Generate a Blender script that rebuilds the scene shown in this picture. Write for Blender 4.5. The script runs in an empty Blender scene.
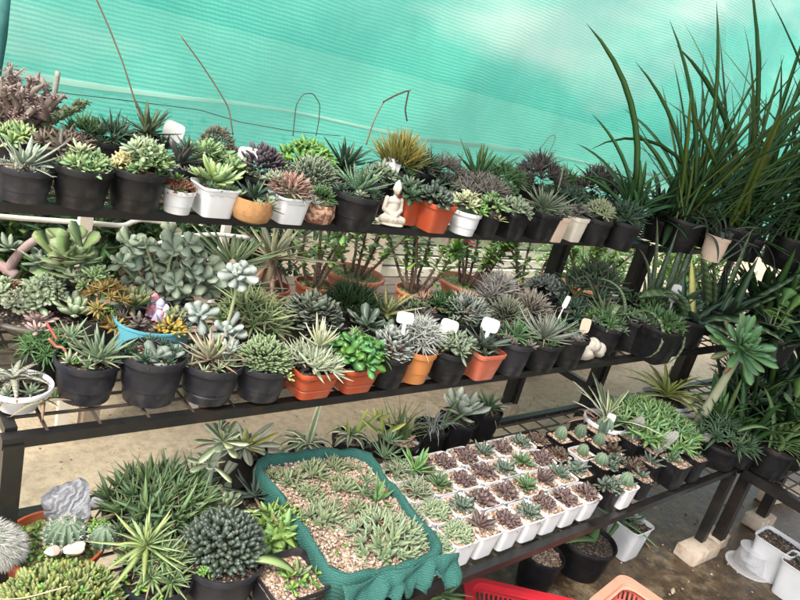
import bpy, bmesh, math, random, zlib
import numpy as np
from mathutils import Matrix, Vector
R_ = math.radians
scene = bpy.context.scene
COL = scene.collection
# ------------------------------------------------------------------ camera
F = 700.0
eX = np.array([.7557, -.0140, .6549]); eD = np.array([-.2493, .9184, .3070]); eY = np.array([-.6058, -.3954, .6904])
CP = np.array([0, 0, 1.6])
def ray(px, py):
    v = np.array([px-400, py-300, F]); return np.array([v@eX, v@eY, -(v@eD)])
def at_z(px, py, z): d = ray(px, py); return CP+d*((z-1.6)/d[2])
def at_y(px, py, y): d = ray(px, py); return CP+d*(y/d[1])
def depth(p):
    q = np.array(p)-CP; return q[0]*eX[2]+q[1]*eY[2]-q[2]*eD[2]
def mpp(p): return depth(p)/F            # metres per photo pixel at a point
cam_d = bpy.data.cameras.new('camera'); cam = bpy.data.objects.new('camera', cam_d); COL.objects.link(cam)
rt = Vector((eX[0], eY[0], -eD[0])).normalized(); fw = Vector((eX[2], eY[2], -eD[2])).normalized()
up = rt.cross(fw).normalized(); rt = fw.cross(up).normalized()
m = Matrix((rt, up, -fw)).transposed().to_4x4(); m.translation = Vector(CP); cam.matrix_world = m
cam_d.sensor_width = 36; cam_d.lens = F/800*36; cam_d.clip_start = .05; cam_d.clip_end = 500
scene.camera = cam
IMR = np.array([.78, -.625, 0.0])         # picture-right along the ground
# ------------------------------------------------------------------ geometry helpers
rng = np.random.default_rng(7)
def reseed(s):
    global rng; rng = np.random.default_rng(zlib.crc32(s.encode()))
class Geo:
    def __init__(s): s.v = []; s.f = []; s.a = []; s.n = 0; s.t = []
    def add(s, v, f, a=None):
        v = np.asarray(v, float).reshape(-1, 3); f = np.asarray(f, int)
        s.v.append(v)
        if a is None: a = np.tile([.5, rng.random(), 0, 1], (len(v), 1))
        s.a.append(np.asarray(a, float).reshape(-1, 4))
        if f.shape[1] == 4: s.f.append(f+s.n)
        else: s.t.append(f+s.n)
        s.n += len(v)
    def build(s, name, mat, parent=None, loc=None, sharp=None, smooth=True):
        me = bpy.data.meshes.new(name)
        V = np.concatenate(s.v); A = np.concatenate(s.a)
        Q = np.concatenate(s.f) if s.f else np.zeros((0, 4), int)
        T = np.concatenate(s.t) if s.t else np.zeros((0, 3), int)
        me.vertices.add(len(V)); me.vertices.foreach_set('co', V.ravel())
        me.loops.add(Q.size+T.size); me.loops.foreach_set('vertex_index', np.concatenate([Q.ravel(), T.ravel()]))
        n = len(Q)+len(T); me.polygons.add(n)
        st = np.concatenate([np.arange(len(Q))*4, Q.size+np.arange(len(T))*3]); me.polygons.foreach_set('loop_start', st)
        me.update(calc_edges=True)
        me.polygons.foreach_set('use_smooth', np.full(n, smooth))
        at = me.attributes.new('leafdata', 'FLOAT_COLOR', 'POINT'); at.data.foreach_set('color', A.ravel())
        me.validate()
        if sharp: me.set_sharp_from_angle(angle=R_(sharp))
        me.materials.append(mat)
        o = bpy.data.objects.new(name, me); COL.objects.link(o)
        if parent: o.parent = parent
        if loc is not None: o.location = loc
        return o
    def box(s, c, d, yaw=0, M=None):
        c = np.asarray(c, float); d = np.asarray(d, float)/2
        b = np.array([[x, y, z] for x in (-1, 1) for y in (-1, 1) for z in (-1, 1)])*d
        if yaw: 
            cs, sn = math.cos(yaw), math.sin(yaw); b = b@np.array([[cs, sn, 0], [-sn, cs, 0], [0, 0, 1]])
        if M is not None: b = b@np.array(M).T
        s.add(b+c, [[0, 1, 3, 2], [4, 6, 7, 5], [0, 4, 5, 1], [2, 3, 7, 6], [0, 2, 6, 4], [1, 5, 7, 3]]); return s
    def bar(s, p, q, w, h=None):
        p = np.asarray(p, float); q = np.asarray(q, float); h = h or w
        d = q-p; L = np.linalg.norm(d); d = d/L
        u = np.cross([0, 0, 1], d) if abs(d[2]) < .95 else np.array([1., 0, 0])
        u = u/np.linalg.norm(u); vv = np.cross(d, u)
        s.box((p+q)/2, (L, w, h), M=np.array([d, u, vv]).T); return s
    def tube(s, pts, rad, n=6, t0=0, t1=1):
        P = np.asarray(pts, float); k = len(P); rad = np.full(k, rad) if np.isscalar(rad) else np.asarray(rad)
        D = np.gradient(P, axis=0); D /= np.linalg.norm(D, axis=1)[:, None]+1e-9
        ref = np.array([.31, .77, .55]); U = np.cross(D, ref); U /= np.linalg.norm(U, axis=1)[:, None]; W = np.cross(D, U)
        th = np.arange(n)*2*np.pi/n
        V = P[:, None]+rad[:, None, None]*(np.cos(th)[None, :, None]*U[:, None]+np.sin(th)[None, :, None]*W[:, None])
        i = np.arange(k-1)[:, None]*n; j = np.arange(n)[None]
        f = np.stack([i+j, i+(j+1) % n, i+n+(j+1) % n, i+n+j], -1).reshape(-1, 4)
        a = np.zeros((k, n, 4)); a[..., 0] = np.linspace(t0, t1, k)[:, None]; a[..., 1] = rng.random(); a[..., 3] = 1
        V = np.concatenate([V.reshape(-1, 3), P[:1], P[-1:]]); a = np.concatenate([a.reshape(-1, 4), [[t0, .5, 0, 1], [t1, .5, 0, 1]]])
        s.add(V, f, a)
        b = s.n-len(V); j = np.arange(n)
        s.t.append(np.concatenate([np.stack([(j+1) % n, j, np.full(n, k*n)], -1), np.stack([(k-1)*n+j, (k-1)*n+(j+1) % n, np.full(n, k*n+1)], -1)])+b)
        return s
    def ball(s, c, r, seg=10, rings=6, M=None, warp=0):
        r = np.ones(3)*r; th = np.linspace(0, 2*np.pi, seg, endpoint=False); ph = np.linspace(-np.pi/2, np.pi/2, rings+1)
        V = np.stack([np.cos(ph)[:, None]*np.cos(th), np.cos(ph)[:, None]*np.sin(th), np.repeat(np.sin(ph)[:, None], seg, 1)], -1)
        if warp: V = V*(1+warp*np.sin(V@rng.normal(0, 2.2, 3)+rng.random()*6)[..., None]+warp*.6*np.sin(V@rng.normal(0, 4, 3))[..., None])
        V = (V*r).reshape(-1, 3)
        if M is not None: V = V@np.array(M).T
        i = np.arange(rings)[:, None]*seg; j = np.arange(seg)[None]
        f = np.stack([i+j, i+(j+1) % seg, i+seg+(j+1) % seg, i+seg+j], -1).reshape(-1, 4)
        a = np.zeros((rings+1, seg, 4)); a[..., 0] = np.linspace(0, 1, rings+1)[:, None]; a[..., 1] = rng.random(); a[..., 3] = 1
        s.add(V+np.asarray(c), f, a); return s
    def lathe(s, prof, e=2., n=36, c=(0, 0, 0), yaw=0, wob=0):
        th = np.arange(n)*2*np.pi/n+np.pi/n
        k = 1/(np.abs(np.cos(th))**e+np.abs(np.sin(th))**e)**(1/e)
        if e > 2:   # even spacing round a rounded square, denser at corners
            pass
        prof = np.asarray(prof, float); m_ = len(prof)
        k = k*(1+wob*np.sin(3*th+rng.random()*6)) if wob else k
        x = prof[:, 0:1]*k*np.cos(th); y = prof[:, 0:1]*k*np.sin(th); z = np.repeat(prof[:, 1:2], n, 1)
        V = np.stack([x*math.cos(yaw)-y*math.sin(yaw), x*math.sin(yaw)+y*math.cos(yaw), z], -1).reshape(-1, 3)
        i = np.arange(m_-1)[:, None]*n; j = np.arange(n)[None]
        f = np.stack([i+j, i+(j+1) % n, i+n+(j+1) % n, i+n+j], -1).reshape(-1, 4)
        s.add(V+np.asarray(c), f); return s
PROF = {
 'lance': ([0, .2, .5, .8, 1], [.8, 1, .8, .4, .03]),
 'tri': ([0, .5, .85, 1], [1, .72, .36, .03]),
 'spat': ([0, .3, .6, .8, .93, 1], [.35, .5, .9, 1, .72, .12]),
 'oval': ([0, .15, .4, .7, .9, 1], [.25, .6, 1, .9, .55, .08]),
 'strap': ([0, .1, .6, .85, 1], [.7, 1, 1, .68, .03]),
 'bead': ([0, .2, .5, .8, .95, 1], [.3, .8, 1, .85, .45, .1]),
 'needle': ([0, .5, 1], [1, .75, .08]),
}
def leaves(g, org, az, el, L, W, T, curl, shape='lance', M=None, chan=0., S=5, twist=0., dry=None, roll=None):
    n = len(az); tt = {5: np.array([0, .2, .45, .7, .9, 1.])}.get(S, np.linspace(0, 1, S+1))
    dt = np.diff(tt); tm = (tt[1:]+tt[:-1])/2
    el, L, W, T, curl = [np.broadcast_to(np.asarray(q, float), (n,)) for q in (el, L, W, T, curl)]
    ang = el[:, None]+curl[:, None]*tm
    rx = np.concatenate([np.zeros((n, 1)), np.cumsum(np.cos(ang)*dt, 1)], 1)*L[:, None]
    rz = np.concatenate([np.zeros((n, 1)), np.cumsum(np.sin(ang)*dt, 1)], 1)*L[:, None]
    an = el[:, None]+curl[:, None]*tt
    ca, sa = np.cos(az)[:, None], np.sin(az)[:, None]
    P = np.stack([rx*ca, rx*sa, rz], -1)
    tg = np.stack([-sa+0*rx, ca+0*rx, 0*rx], -1)
    nn = np.stack([-np.sin(an)*ca, -np.sin(an)*sa, np.cos(an)], -1)
    if twist or roll is not None:
        tw = (rng.normal(0, twist, n)[:, None]*tt+(0 if roll is None else np.asarray(roll)[:, None]))[..., None]
        tg, nn = tg*np.cos(tw)+nn*np.sin(tw), nn*np.cos(tw)-tg*np.sin(tw)
    wp = np.interp(tt, *PROF[shape])[None, :, None]*W[:, None, None]/2
    tp = (np.interp(tt, *PROF[shape])[None, :, None]**.6)*T[:, None, None]/2
    up_ = .8-chan*1.6
    V = np.stack([P+tg*wp+nn*tp*chan, P+nn*tp*up_, P-tg*wp+nn*tp*chan, P-nn*tp*1.2], 2)   # n,S+1,4,3
    if M is not None: V = np.einsum('nij,nskj->nski', M, V)
    V = V+np.asarray(org).reshape(-1, 1, 1, 3)
    a = np.zeros((n, len(tt), 4, 4)); a[..., 0] = tt[None, :, None]; a[..., 1] = rng.random(n)[:, None, None]; a[:, :, 0, 2] = 1; a[:, :, 2, 2] = 1; a[..., 3] = 1 if dry is None else (1-dry)[:, None, None]
    k = len(tt); b = (np.arange(n)*k*4)[:, None, None]+(np.arange(k-1)*4)[None, :, None]; j = np.arange(4)[None, None]
    f = np.stack([b+j, b+(j+1) % 4, b+4+(j+1) % 4, b+4+j], -1).reshape(-1, 4)
    g.add(V.reshape(-1, 3), f[:, ::-1], a.reshape(-1, 4))
def tiltM(ax):
    z = np.asarray(ax, float); z = z/np.linalg.norm(z); x = np.cross([0.02, 1, 0.01], z); x /= np.linalg.norm(x); return np.stack([x, np.cross(z, x), z], 1)
def rosette(g, c, R, n=22, W=.25, T=.08, shape='lance', el=(80, 12), curl=0., inner=.4, jit=.15, axis=None, chan=0., hub=.06, twist=0.):
    i = np.arange(n); f = ((i+.5)/n)**.8
    az = i*2.39996+rng.normal(0, .12, n)+rng.random()*6
    e = np.radians(el[0]+(el[1]-el[0])*f+rng.normal(0, 60*jit, n)*.7)
    L = R*(inner+(1-inner)*np.minimum(1, f*1.25))*(1+rng.normal(0, jit, n))
    Wd = R*W*(.55+.45*f)*(1+rng.normal(0, .08, n)); Th = R*T*(.6+.4*f)
    org = np.stack([np.cos(az)*hub*R*f, np.sin(az)*hub*R*f, -hub*R*f], -1)
    M = None; k = tiltM(axis) if axis is not None else None
    if k is not None: M = np.broadcast_to(k, (n, 3, 3)); org = org@k.T
    dry = ((f > .72) & (rng.random(n) < .13)).astype(float)*rng.uniform(.5, 1, n)
    leaves(g, org+np.asarray(c), az, e-dry*.25, L*(1-.2*dry), Wd*(1-.45*dry), Th*(1-.5*dry), curl+rng.normal(0, .2, n)-dry*.5, shape, M, chan, twist=twist or .12, dry=dry)
def clump(g, c, R, H, k, rr, tilt=50, **kw):
    i = np.arange(k); r = np.sqrt((i+.3)/k); th = i*2.39996+rng.random()*6
    for q in range(k):
        rq = r[q]*(1+rng.normal(0, .06)); x, y = rq*math.cos(th[q]), rq*math.sin(th[q])
        tl = math.radians(tilt)*rq+rng.normal(0, .1); ax = [math.sin(tl)*math.cos(th[q]), math.sin(tl)*math.sin(th[q]), math.cos(tl)]
        rosette(g, np.asarray(c)+[x*R, y*R, H*max(0, 1-rq**2*.9)], rr*rng.uniform(.72, 1.2), axis=ax, **kw)
def dome(g, c, R, H, n, L, W, T, shape='lance', jit=.35, curl=0., up=.0, core=.75, chan=0.):
    i = np.arange(n); z = 1-(i+.5)/n*.98; th = i*2.39996
    d = np.stack([np.sqrt(1-z*z)*np.cos(th), np.sqrt(1-z*z)*np.sin(th), z], -1)
    org = d*[R, R, H]*core*rng.uniform(.85, 1.05, (n, 1))+np.asarray(c); org[:, 2] += L*.12
    v = d+rng.normal(0, jit, (n, 3)); v[:, 2] = np.maximum(v[:, 2]+up, -.02); v /= np.linalg.norm(v, axis=1)[:, None]
    leaves(g, org, np.arctan2(v[:, 1], v[:, 0]), np.arcsin(np.clip(v[:, 2], -1, 1)), L*rng.uniform(.7, 1.2, n), W*rng.uniform(.8, 1.2, n), T, curl+rng.normal(0, .15, n), shape, None, chan)
def path(p, dirv, L, k=6, bend=(0, 0, 0), wob=.0):
    t = np.linspace(0, 1, k)[:, None]; dirv = np.asarray(dirv, float); dirv = dirv/np.linalg.norm(dirv)
    P = np.asarray(p)+dirv*L*t+np.asarray(bend)*L*t*t
    if wob: P[1:] += np.cumsum(rng.normal(0, wob*L/k, (k-1, 3)), 0)
    return P
# ------------------------------------------------------------------ materials
def new_mat(name):
    mt = bpy.data.materials.new(name); mt.use_nodes = True; nt = mt.node_tree; nt.nodes.clear()
    out = nt.nodes.new('ShaderNodeOutputMaterial'); b = nt.nodes.new('ShaderNodeBsdfPrincipled'); nt.links.new(b.outputs[0], out.inputs[0])
    return mt, nt, b, out
class N:
    def __init__(s, nt): s.nt = nt; s.co = nt.nodes.new('ShaderNodeTexCoord').outputs['Object']
    def node(s, t, ins=None, **kw):
        n = s.nt.nodes.new(t)
        for k, v in kw.items(): setattr(n, k, v)
        for k, v in (ins or {}).items():
            if isinstance(v, bpy.types.NodeSocket): s.nt.links.new(v, n.inputs[k])
            else: n.inputs[k].default_value = v
        return n
    def noise(s, sc, det=3, rough=.55, dist=0, vec=None): return s.node('ShaderNodeTexNoise', {'Vector': vec or s.co, 'Scale': sc, 'Detail': det, 'Roughness': rough, 'Distortion': dist}).outputs['Fac']
    def ramp(s, fac, stops):
        n = s.node('ShaderNodeValToRGB', {'Fac': fac}); e = n.color_ramp.elements
        while len(e) < len(stops): e.new(.5)
        for q, (p, c) in zip(e, stops): q.position = p; q.color = (*c, 1) if len(c) == 3 else c
        return n.outputs['Color']
    def mix(s, f, a, b, bt='MIX'):
        n = s.node('ShaderNodeMix', data_type='RGBA', blend_type=bt)
        for k, v in ((0, f), (6, a), (7, b)):
            if isinstance(v, bpy.types.NodeSocket): s.nt.links.new(v, n.inputs[k])
            else: n.inputs[k].default_value = (*v, 1) if hasattr(v, '__len__') and len(v) == 3 else v
        return n.outputs[2]
    def math(s, op, a, b=0.): return s.node('ShaderNodeMath', {0: a, 1: b}, operation=op).outputs[0]
    def bump(s, h, st, dist=.002): return s.node('ShaderNodeBump', {'Height': h, 'Strength': st, 'Distance': dist}).outputs[0]
    def mrange(s, v, a, b, c=0., d=1.): return s.node('ShaderNodeMapRange', {'Value': v, 'From Min': a, 'From Max': b, 'To Min': c, 'To Max': d}).outputs[0]
def c3(c): return (*c, 1)
LM = {}
def leafmat(name, base, tip=None, rough=.42, bands=None, edge=None, spots=None, mid=None, var=.16, tipat=(.45, 1.), trans=.12, under=None):
    mt, nt, b, out = new_mat(name); n = N(nt)
    at = n.node('ShaderNodeAttribute', attribute_name='leafdata'); sp = n.node('ShaderNodeSeparateColor', {0: at.outputs['Color']})
    t, rn, ed = sp.outputs[0], sp.outputs[1], sp.outputs[2]
    c = n.mix(n.mrange(t, *tipat), base, tip or base)
    if mid: c = n.mix(n.math('MULTIPLY', n.mrange(ed, .3, .12), .9), c, mid)
    if edge: c = n.mix(n.mrange(ed, .34, .6), c, edge)
    if bands:   # (colour, count, width)
        w = n.math('SINE', n.math('ADD', n.math('MULTIPLY', t, bands[1]*6.283), n.math('MULTIPLY', n.noise(90), 5.)))
        c = n.mix(n.mrange(w, bands[2], bands[2]+.35), c, bands[0])
    if spots:
        v = n.node('ShaderNodeTexVoronoi', {'Vector': n.co, 'Scale': spots[1]}).outputs['Distance']
        c = n.mix(n.mrange(v, .32, .22), c, spots[0])
    nz = n.noise(38, 4)
    c = n.mix(n.math('MULTIPLY', n.mrange(nz, .45, .75), .35), c, tuple(x*.62+.01 for x in base))
    c = n.mix(n.math('SUBTRACT', 1., at.outputs['Alpha']), c, (.24, .155, .09))
    hs = n.node('ShaderNodeHueSaturation', {'Color': c, 'Hue': n.mrange(rn, 0, 1, .5-.035, .5+.02), 'Saturation': n.mrange(rn, 0, 1, 1.08, .86), 'Value': n.mrange(n.math('FRACT', n.math('MULTIPLY', rn, 7.31)), 0, 1, 1-var, 1+var*1.2)}).outputs[0]
    nt.links.new(hs, b.inputs['Base Color']); b.inputs['Roughness'].default_value = rough; b.inputs['Specular IOR Level'].default_value = .35
    nt.links.new(n.bump(n.noise(140, 2), .25, .001), b.inputs['Normal'])
    if trans:
        tr = n.node('ShaderNodeBsdfTranslucent', {'Color': hs}); mx = n.node('ShaderNodeMixShader', {0: trans, 1: b.outputs[0], 2: tr.outputs[0]}); nt.links.new(mx.outputs[0], out.inputs[0])
    LM[name] = mt; return mt
def plain(name, col, rough=.5, col2=None, sc=20, bump=0, bsc=60, spec=.5, metal=0, lo=.4, hi=.7, dirt=None):
    mt, nt, b, out = new_mat(name); n = N(nt)
    c = n.mix(n.mrange(n.noise(sc, 5), lo, hi), col, col2 or tuple(x*.75 for x in col))
    if dirt: c = n.mix(n.math('MULTIPLY', n.mrange(n.noise(9, 6, .7), .5, .72), dirt[1]), c, dirt[0])
    nt.links.new(c, b.inputs['Base Color']); b.inputs['Specular IOR Level'].default_value = spec; b.inputs['Metallic'].default_value = metal
    nt.links.new(n.mrange(n.noise(sc*2), .3, .7, rough*.85, min(1, rough*1.2)), b.inputs['Roughness'])
    if bump: nt.links.new(n.bump(n.noise(bsc, 5), bump), b.inputs['Normal'])
    return mt
def gravelmat(name, stops, sc=150, bump=.9):
    mt, nt, b, out = new_mat(name); n = N(nt)
    v = n.node('ShaderNodeTexVoronoi', {'Vector': n.co, 'Scale': sc, 'Randomness': 1.})
    r = n.node('ShaderNodeSeparateColor', {0: v.outputs['Color']}).outputs[0]
    c = n.ramp(r, stops); nt.links.new(c, b.inputs['Base Color']); b.inputs['Roughness'].default_value = .85
    nt.links.new(n.bump(n.math('SUBTRACT', 1., v.outputs['Distance']), bump, .006), b.inputs['Normal'])
    return mt
def pebblemat(name, stops):
    mt, nt, b, out = new_mat(name); n = N(nt)
    at = n.node('ShaderNodeAttribute', attribute_name='leafdata'); sp = n.node('ShaderNodeSeparateColor', {0: at.outputs['Color']})
    c = n.mix(n.math('MULTIPLY', n.noise(300, 2), .4), n.ramp(sp.outputs[1], stops), (.25, .2, .16))
    nt.links.new(c, b.inputs['Base Color']); b.inputs['Roughness'].default_value = .8
    return mt
G_ = lambda *a: leafmat(*a)
leafmat('aloe_pale', (.17, .25, .17), (.22, .27, .2), edge=(.42, .47, .38), rough=.5)
leafmat('echeveria_green', (.13, .24, .09), (.22, .33, .15))
leafmat('lime_rosette', (.22, .36, .13), (.34, .46, .2))
leafmat('cream_rosette', (.55, .52, .22), (.66, .6, .33))
leafmat('pale_variegated', (.2, .3, .13), (.5, .5, .3), edge=(.5, .52, .34))
leafmat('dark_aloe', (.035, .075, .045), (.06, .1, .065), rough=.38, trans=.05)
leafmat('purple_dark', (.06, .05, .06), (.1, .075, .085), rough=.45, trans=.05)
leafmat('purple_green', (.075, .085, .07), (.11, .085, .085), rough=.42, trans=.05)
leafmat('mid_green', (.06, .14, .05), (.11, .2, .075))
leafmat('bright_green', (.1, .25, .05), (.16, .33, .08))
leafmat('fresh_green', (.2, .42, .09), (.28, .5, .12), trans=.35)
leafmat('grey_green', (.125, .18, .115), (.21, .25, .17), rough=.55)
leafmat('blue_grey', (.22, .29, .2), (.31, .37, .28), rough=.6)
leafmat('silver', (.25, .3, .27), (.33, .37, .34), rough=.7)
leafmat('zebra', (.05, .12, .06), (.07, .14, .07), bands=((.45, .5, .42), 7, .35))
leafmat('spotted_aloe', (.07, .16, .08), (.12, .2, .11), spots=((.4, .47, .38), 170))
leafmat('haworthia_pale', (.26, .33, .2), (.42, .46, .34), edge=(.4, .44, .32))
leafmat('dry_pink', (.33, .2, .15), (.42, .3, .23), rough=.7, var=.3)
leafmat('brown_star', (.12, .1, .075), (.17, .11, .085))
leafmat('brown_grey', (.13, .12, .1), (.2, .18, .16), rough=.65, var=.25)
leafmat('ashy', (.2, .22, .18), (.3, .3, .26), rough=.7, var=.25)
leafmat('silver_grass', (.3, .33, .3), (.5, .5, .47), rough=.65, var=.25)
leafmat('yellow_green', (.2, .2, .045), (.34, .27, .06), var=.25)
leafmat('deep_green', (.016, .04, .014), (.025, .06, .02), rough=.4, trans=.08)
leafmat('grass_dark', (.036, .105, .028), (.06, .16, .04), rough=.4, trans=.2, var=.4)
leafmat('grass_yellow', (.09, .15, .03), (.17, .2, .05), trans=.2, var=.3)
leafmat('snake', (.07, .14, .06), (.08, .15, .06), bands=((.17, .25, .13), 9, .2))
leafmat('aloe_grass', (.085, .155, .07), (.15, .22, .1), rough=.45)
leafmat('bead_dark', (.03, .048, .033), (.075, .095, .075), rough=.3, trans=.0)
leafmat('sedum_lime', (.27, .34, .09), (.4, .42, .14), var=.22)
leafmat('sedum_pale', (.26, .35, .2), (.38, .45, .29))
leafmat('cream_stripe', (.14, .2, .06), (.17, .22, .07), edge=(.74, .74, .6), trans=.2)
leafmat('cream_leaf', (.74, .74, .6), (.7, .7, .55), mid=(.3, .33, .13), trans=.25)
leafmat('cream_margin', (.22, .32, .15), (.27, .36, .18), edge=(.6, .65, .47), trans=.2)
leafmat('purple_seedling', (.1, .07, .062), (.15, .105, .095), rough=.4, trans=.03)
leafmat('green_seedling', (.085, .12, .09), (.13, .16, .13), rough=.4, trans=.03)
leafmat('pink_rosette', (.4, .33, .28), (.5, .3, .28))
leafmat('orange_star', (.24, .2, .05), (.34, .18, .06))
leafmat('red_green', (.1, .13, .05), (.28, .06, .05))
leafmat('red_leaf', (.3, .02, .03), (.42, .03, .04))
leafmat('yellow_strap', (.3, .42, .07), (.45, .52, .12), edge=(.6, .62, .25), trans=.3)
leafmat('coral', (.4, .1, .07), (.45, .16, .11))
leafmat('jade', (.2, .32, .11), (.25, .37, .15), edge=(.3, .36, .2))
leafmat('shrub_leaf', (.06, .14, .035), (.13, .24, .06), trans=.3, var=.35)
leafmat('spider_aloe', (.2, .2, .15), (.26, .2, .16), bands=((.33, .34, .27), 9, .3), rough=.6)
leafmat('fibre', (.3, .24, .16), rough=.9)
leafmat('cactus_green', (.085, .14, .085), (.12, .17, .11), trans=0, rough=.55)
leafmat('cactus_grey', (.17, .19, .15), (.24, .24, .21), spots=((.42, .42, .38), 260), trans=0, rough=.7)
leafmat('cactus_brown', (.17, .12, .1), (.22, .18, .15), trans=0, rough=.8, var=.3)
leafmat('spine', (.7, .68, .62), rough=.6, trans=.2)
leafmat('spine_dark', (.1, .07, .05), rough=.7, trans=0)
leafmat('thorn_bark', (.16, .11, .08), (.2, .17, .1), trans=0, rough=.85)
leafmat('green_stem', (.24, .27, .16), (.22, .28, .15), trans=0, rough=.7)
leafmat('red_flower', (.65, .03, .03), (.75, .08, .06), trans=.25)
leafmat('rosette_tree', (.075, .23, .085), (.11, .28, .11), edge=(.16, .3, .14), rough=.35)
MAT = {
 'black': plain('black_plastic', (.0055, .0055, .0065), .45, (.01, .01, .012), 30, .15, spec=.3, dirt=((.075, .07, .062), .5)),
 'greyblack': plain('grey_black_plastic', (.012, .0125, .017), .42, (.02, .021, .027), 26, .15, spec=.35, dirt=((.11, .1, .09), .5)),
 'white': plain('white_plastic', (.6, .61, .63), .4, (.54, .55, .57), 14, dirt=((.45, .42, .36), .22)),
 'orange': plain('orange_plastic', (.36, .06, .02), .5, (.31, .052, .018), 18, dirt=((.4, .25, .18), .25)),
 'salmon': plain('salmon_plastic', (.43, .11, .06), .5, (.37, .09, .05), 18, dirt=((.5, .4, .33), .3)),
 'ochre': plain('ochre_clay', (.45, .17, .05), .5, (.4, .14, .04), 18, dirt=((.4, .3, .2), .25)),
 'terracotta': plain('terracotta', (.4, .14, .07), .75, (.46, .2, .12), 16, .3, dirt=((.5, .38, .3), .4)),
 'glazed': plain('glazed_terracotta', (.3, .075, .03), .3, (.24, .05, .02), 16, dirt=((.35, .22, .15), .3)),
 'tan': plain('tan_fibre', (.36, .19, .075), .85, (.26, .13, .05), 60, .5, 180),
 'beige': plain('beige_clay', (.6, .46, .36), .65, (.54, .4, .31), 14, .15, dirt=((.45, .38, .3), .3)),
 'cream': plain('cream_plastic', (.66, .6, .5), .6, (.6, .54, .45), 14, dirt=((.45, .38, .3), .3)),
 'darkbowl': plain('brown_bowl', (.07, .058, .05), .6, (.11, .095, .08), 14, .3, dirt=((.22, .2, .17), .3)),
 'blue': plain('blue_glaze', (.09, .33, .42), .3, (.13, .4, .48), 10, dirt=((.4, .5, .5), .3)),
 'darkred': plain('dark_red_plastic', (.28, .015, .02), .4),
 'metal': plain('black_painted_steel', (.007, .007, .007), .38, (.013, .012, .012), 12, .3, dirt=((.05, .026, .016), .45)),
 'wire': plain('rusty_wire', (.06, .045, .035), .6),
 'drywire': plain('dry_stalk', (.2, .13, .09), .8),
 'stone': plain('pale_stone', (.47, .43, .37), .8, (.38, .345, .29), 24, .3, dirt=((.4, .36, .3), .35)),
 'rock': plain('grey_rock', (.28, .28, .3), .75, (.5, .5, .52), 16, .6, 50),
 'pinkstone': plain('pink_stone', (.55, .43, .38), .8, (.45, .33, .28), 20, .3),
 'whitestone': plain('white_stone', (.7, .68, .66), .7, (.55, .53, .5), 20, .3),
 'block': plain('worn_wood_block', (.55, .46, .37), .85, (.38, .29, .21), 18, .4, dirt=((.22, .15, .1), .5)),
 'tag': plain('white_tag', (.5, .5, .49), .5, (.44, .44, .42), 10, dirt=((.3, .27, .22), .4)),
 'bluetag': plain('light_blue_tag', (.45, .6, .68), .5),
 'pvc': plain('white_pipe', (.62, .6, .56), .5, (.5, .47, .42), 10, dirt=((.3, .26, .2), .4)),
 'redbasket': plain('red_plastic', (.45, .02, .03), .4, (.38, .015, .025), 12),
 'pinkbasket': plain('coral_plastic', (.62, .13, .1), .4, (.55, .11, .09), 12),
 'pinkrim': plain('pale_coral_plastic', (.6, .28, .2), .45, (.54, .24, .17), 12),
 'pale_wood': plain('weathered_wood', (.66, .61, .55), .85, (.5, .46, .41), 8, .3),
 'bench': plain('dark_bench_wood', (.3, .23, .17), .85, (.22, .165, .12), 8, .3),
 'wall': plain('pale_plaster', (.62, .5, .42), .9, (.55, .44, .37), 4, .2),
 'figpink': plain('pink_paint', (.6, .25, .3), .5), 'figwhite': plain('figurine_white', (.72, .66, .68), .5), 'figlilac': plain('lilac_paint', (.42, .38, .62), .5),
 'mottle': plain('mottled_brown_shell', (.16, .06, .035), .7, (.42, .27, .18), 75, .5, 90, lo=.46, hi=.54),
 'paper': plain('crumpled_grey_film', (.5, .5, .52), .4, (.4, .4, .42), 20),
 'soil': gravelmat('dark_soil', [(0, (.02, .014, .01)), (.6, (.05, .035, .025)), (.85, (.12, .085, .06)), (1, (.3, .22, .17))], 170),
 'gravel': gravelmat('tan_gravel', [(0, (.08, .05, .035)), (.3, (.2, .13, .09)), (.6, (.36, .24, .17)), (.85, (.5, .36, .27)), (1, (.66, .56, .47))], 150),
 'moss': gravelmat('mossy_soil', [(0, (.03, .03, .012)), (.5, (.1, .13, .03)), (1, (.25, .3, .09))], 120),
 'pebble': pebblemat('mixed_pebble', [(0, (.1, .06, .045)), (.25, (.26, .15, .1)), (.5, (.42, .28, .2)), (.75, (.52, .37, .28)), (1, (.68, .6, .52))]),
 'pinkpebble': pebblemat('pinkish_pebble', [(0, (.16, .105, .075)), (.25, (.31, .215, .155)), (.55, (.42, .315, .24)), (.8, (.5, .4, .31)), (1, (.64, .57, .48))]),
}
# ------------------------------------------------------------------ tagging
def tagp(o, label=None, cat=None, group=None, kind=None):
    if label: o['label'] = label
    if cat: o['category'] = cat
    if group: o['group'] = group
    if kind: o['kind'] = kind
    return o
def empty(name, loc, rz=0):
    o = bpy.data.objects.new(name, None); COL.objects.link(o); o.location = loc; o.rotation_euler = (0, 0, rz); o.empty_display_size = .05; return o
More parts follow.
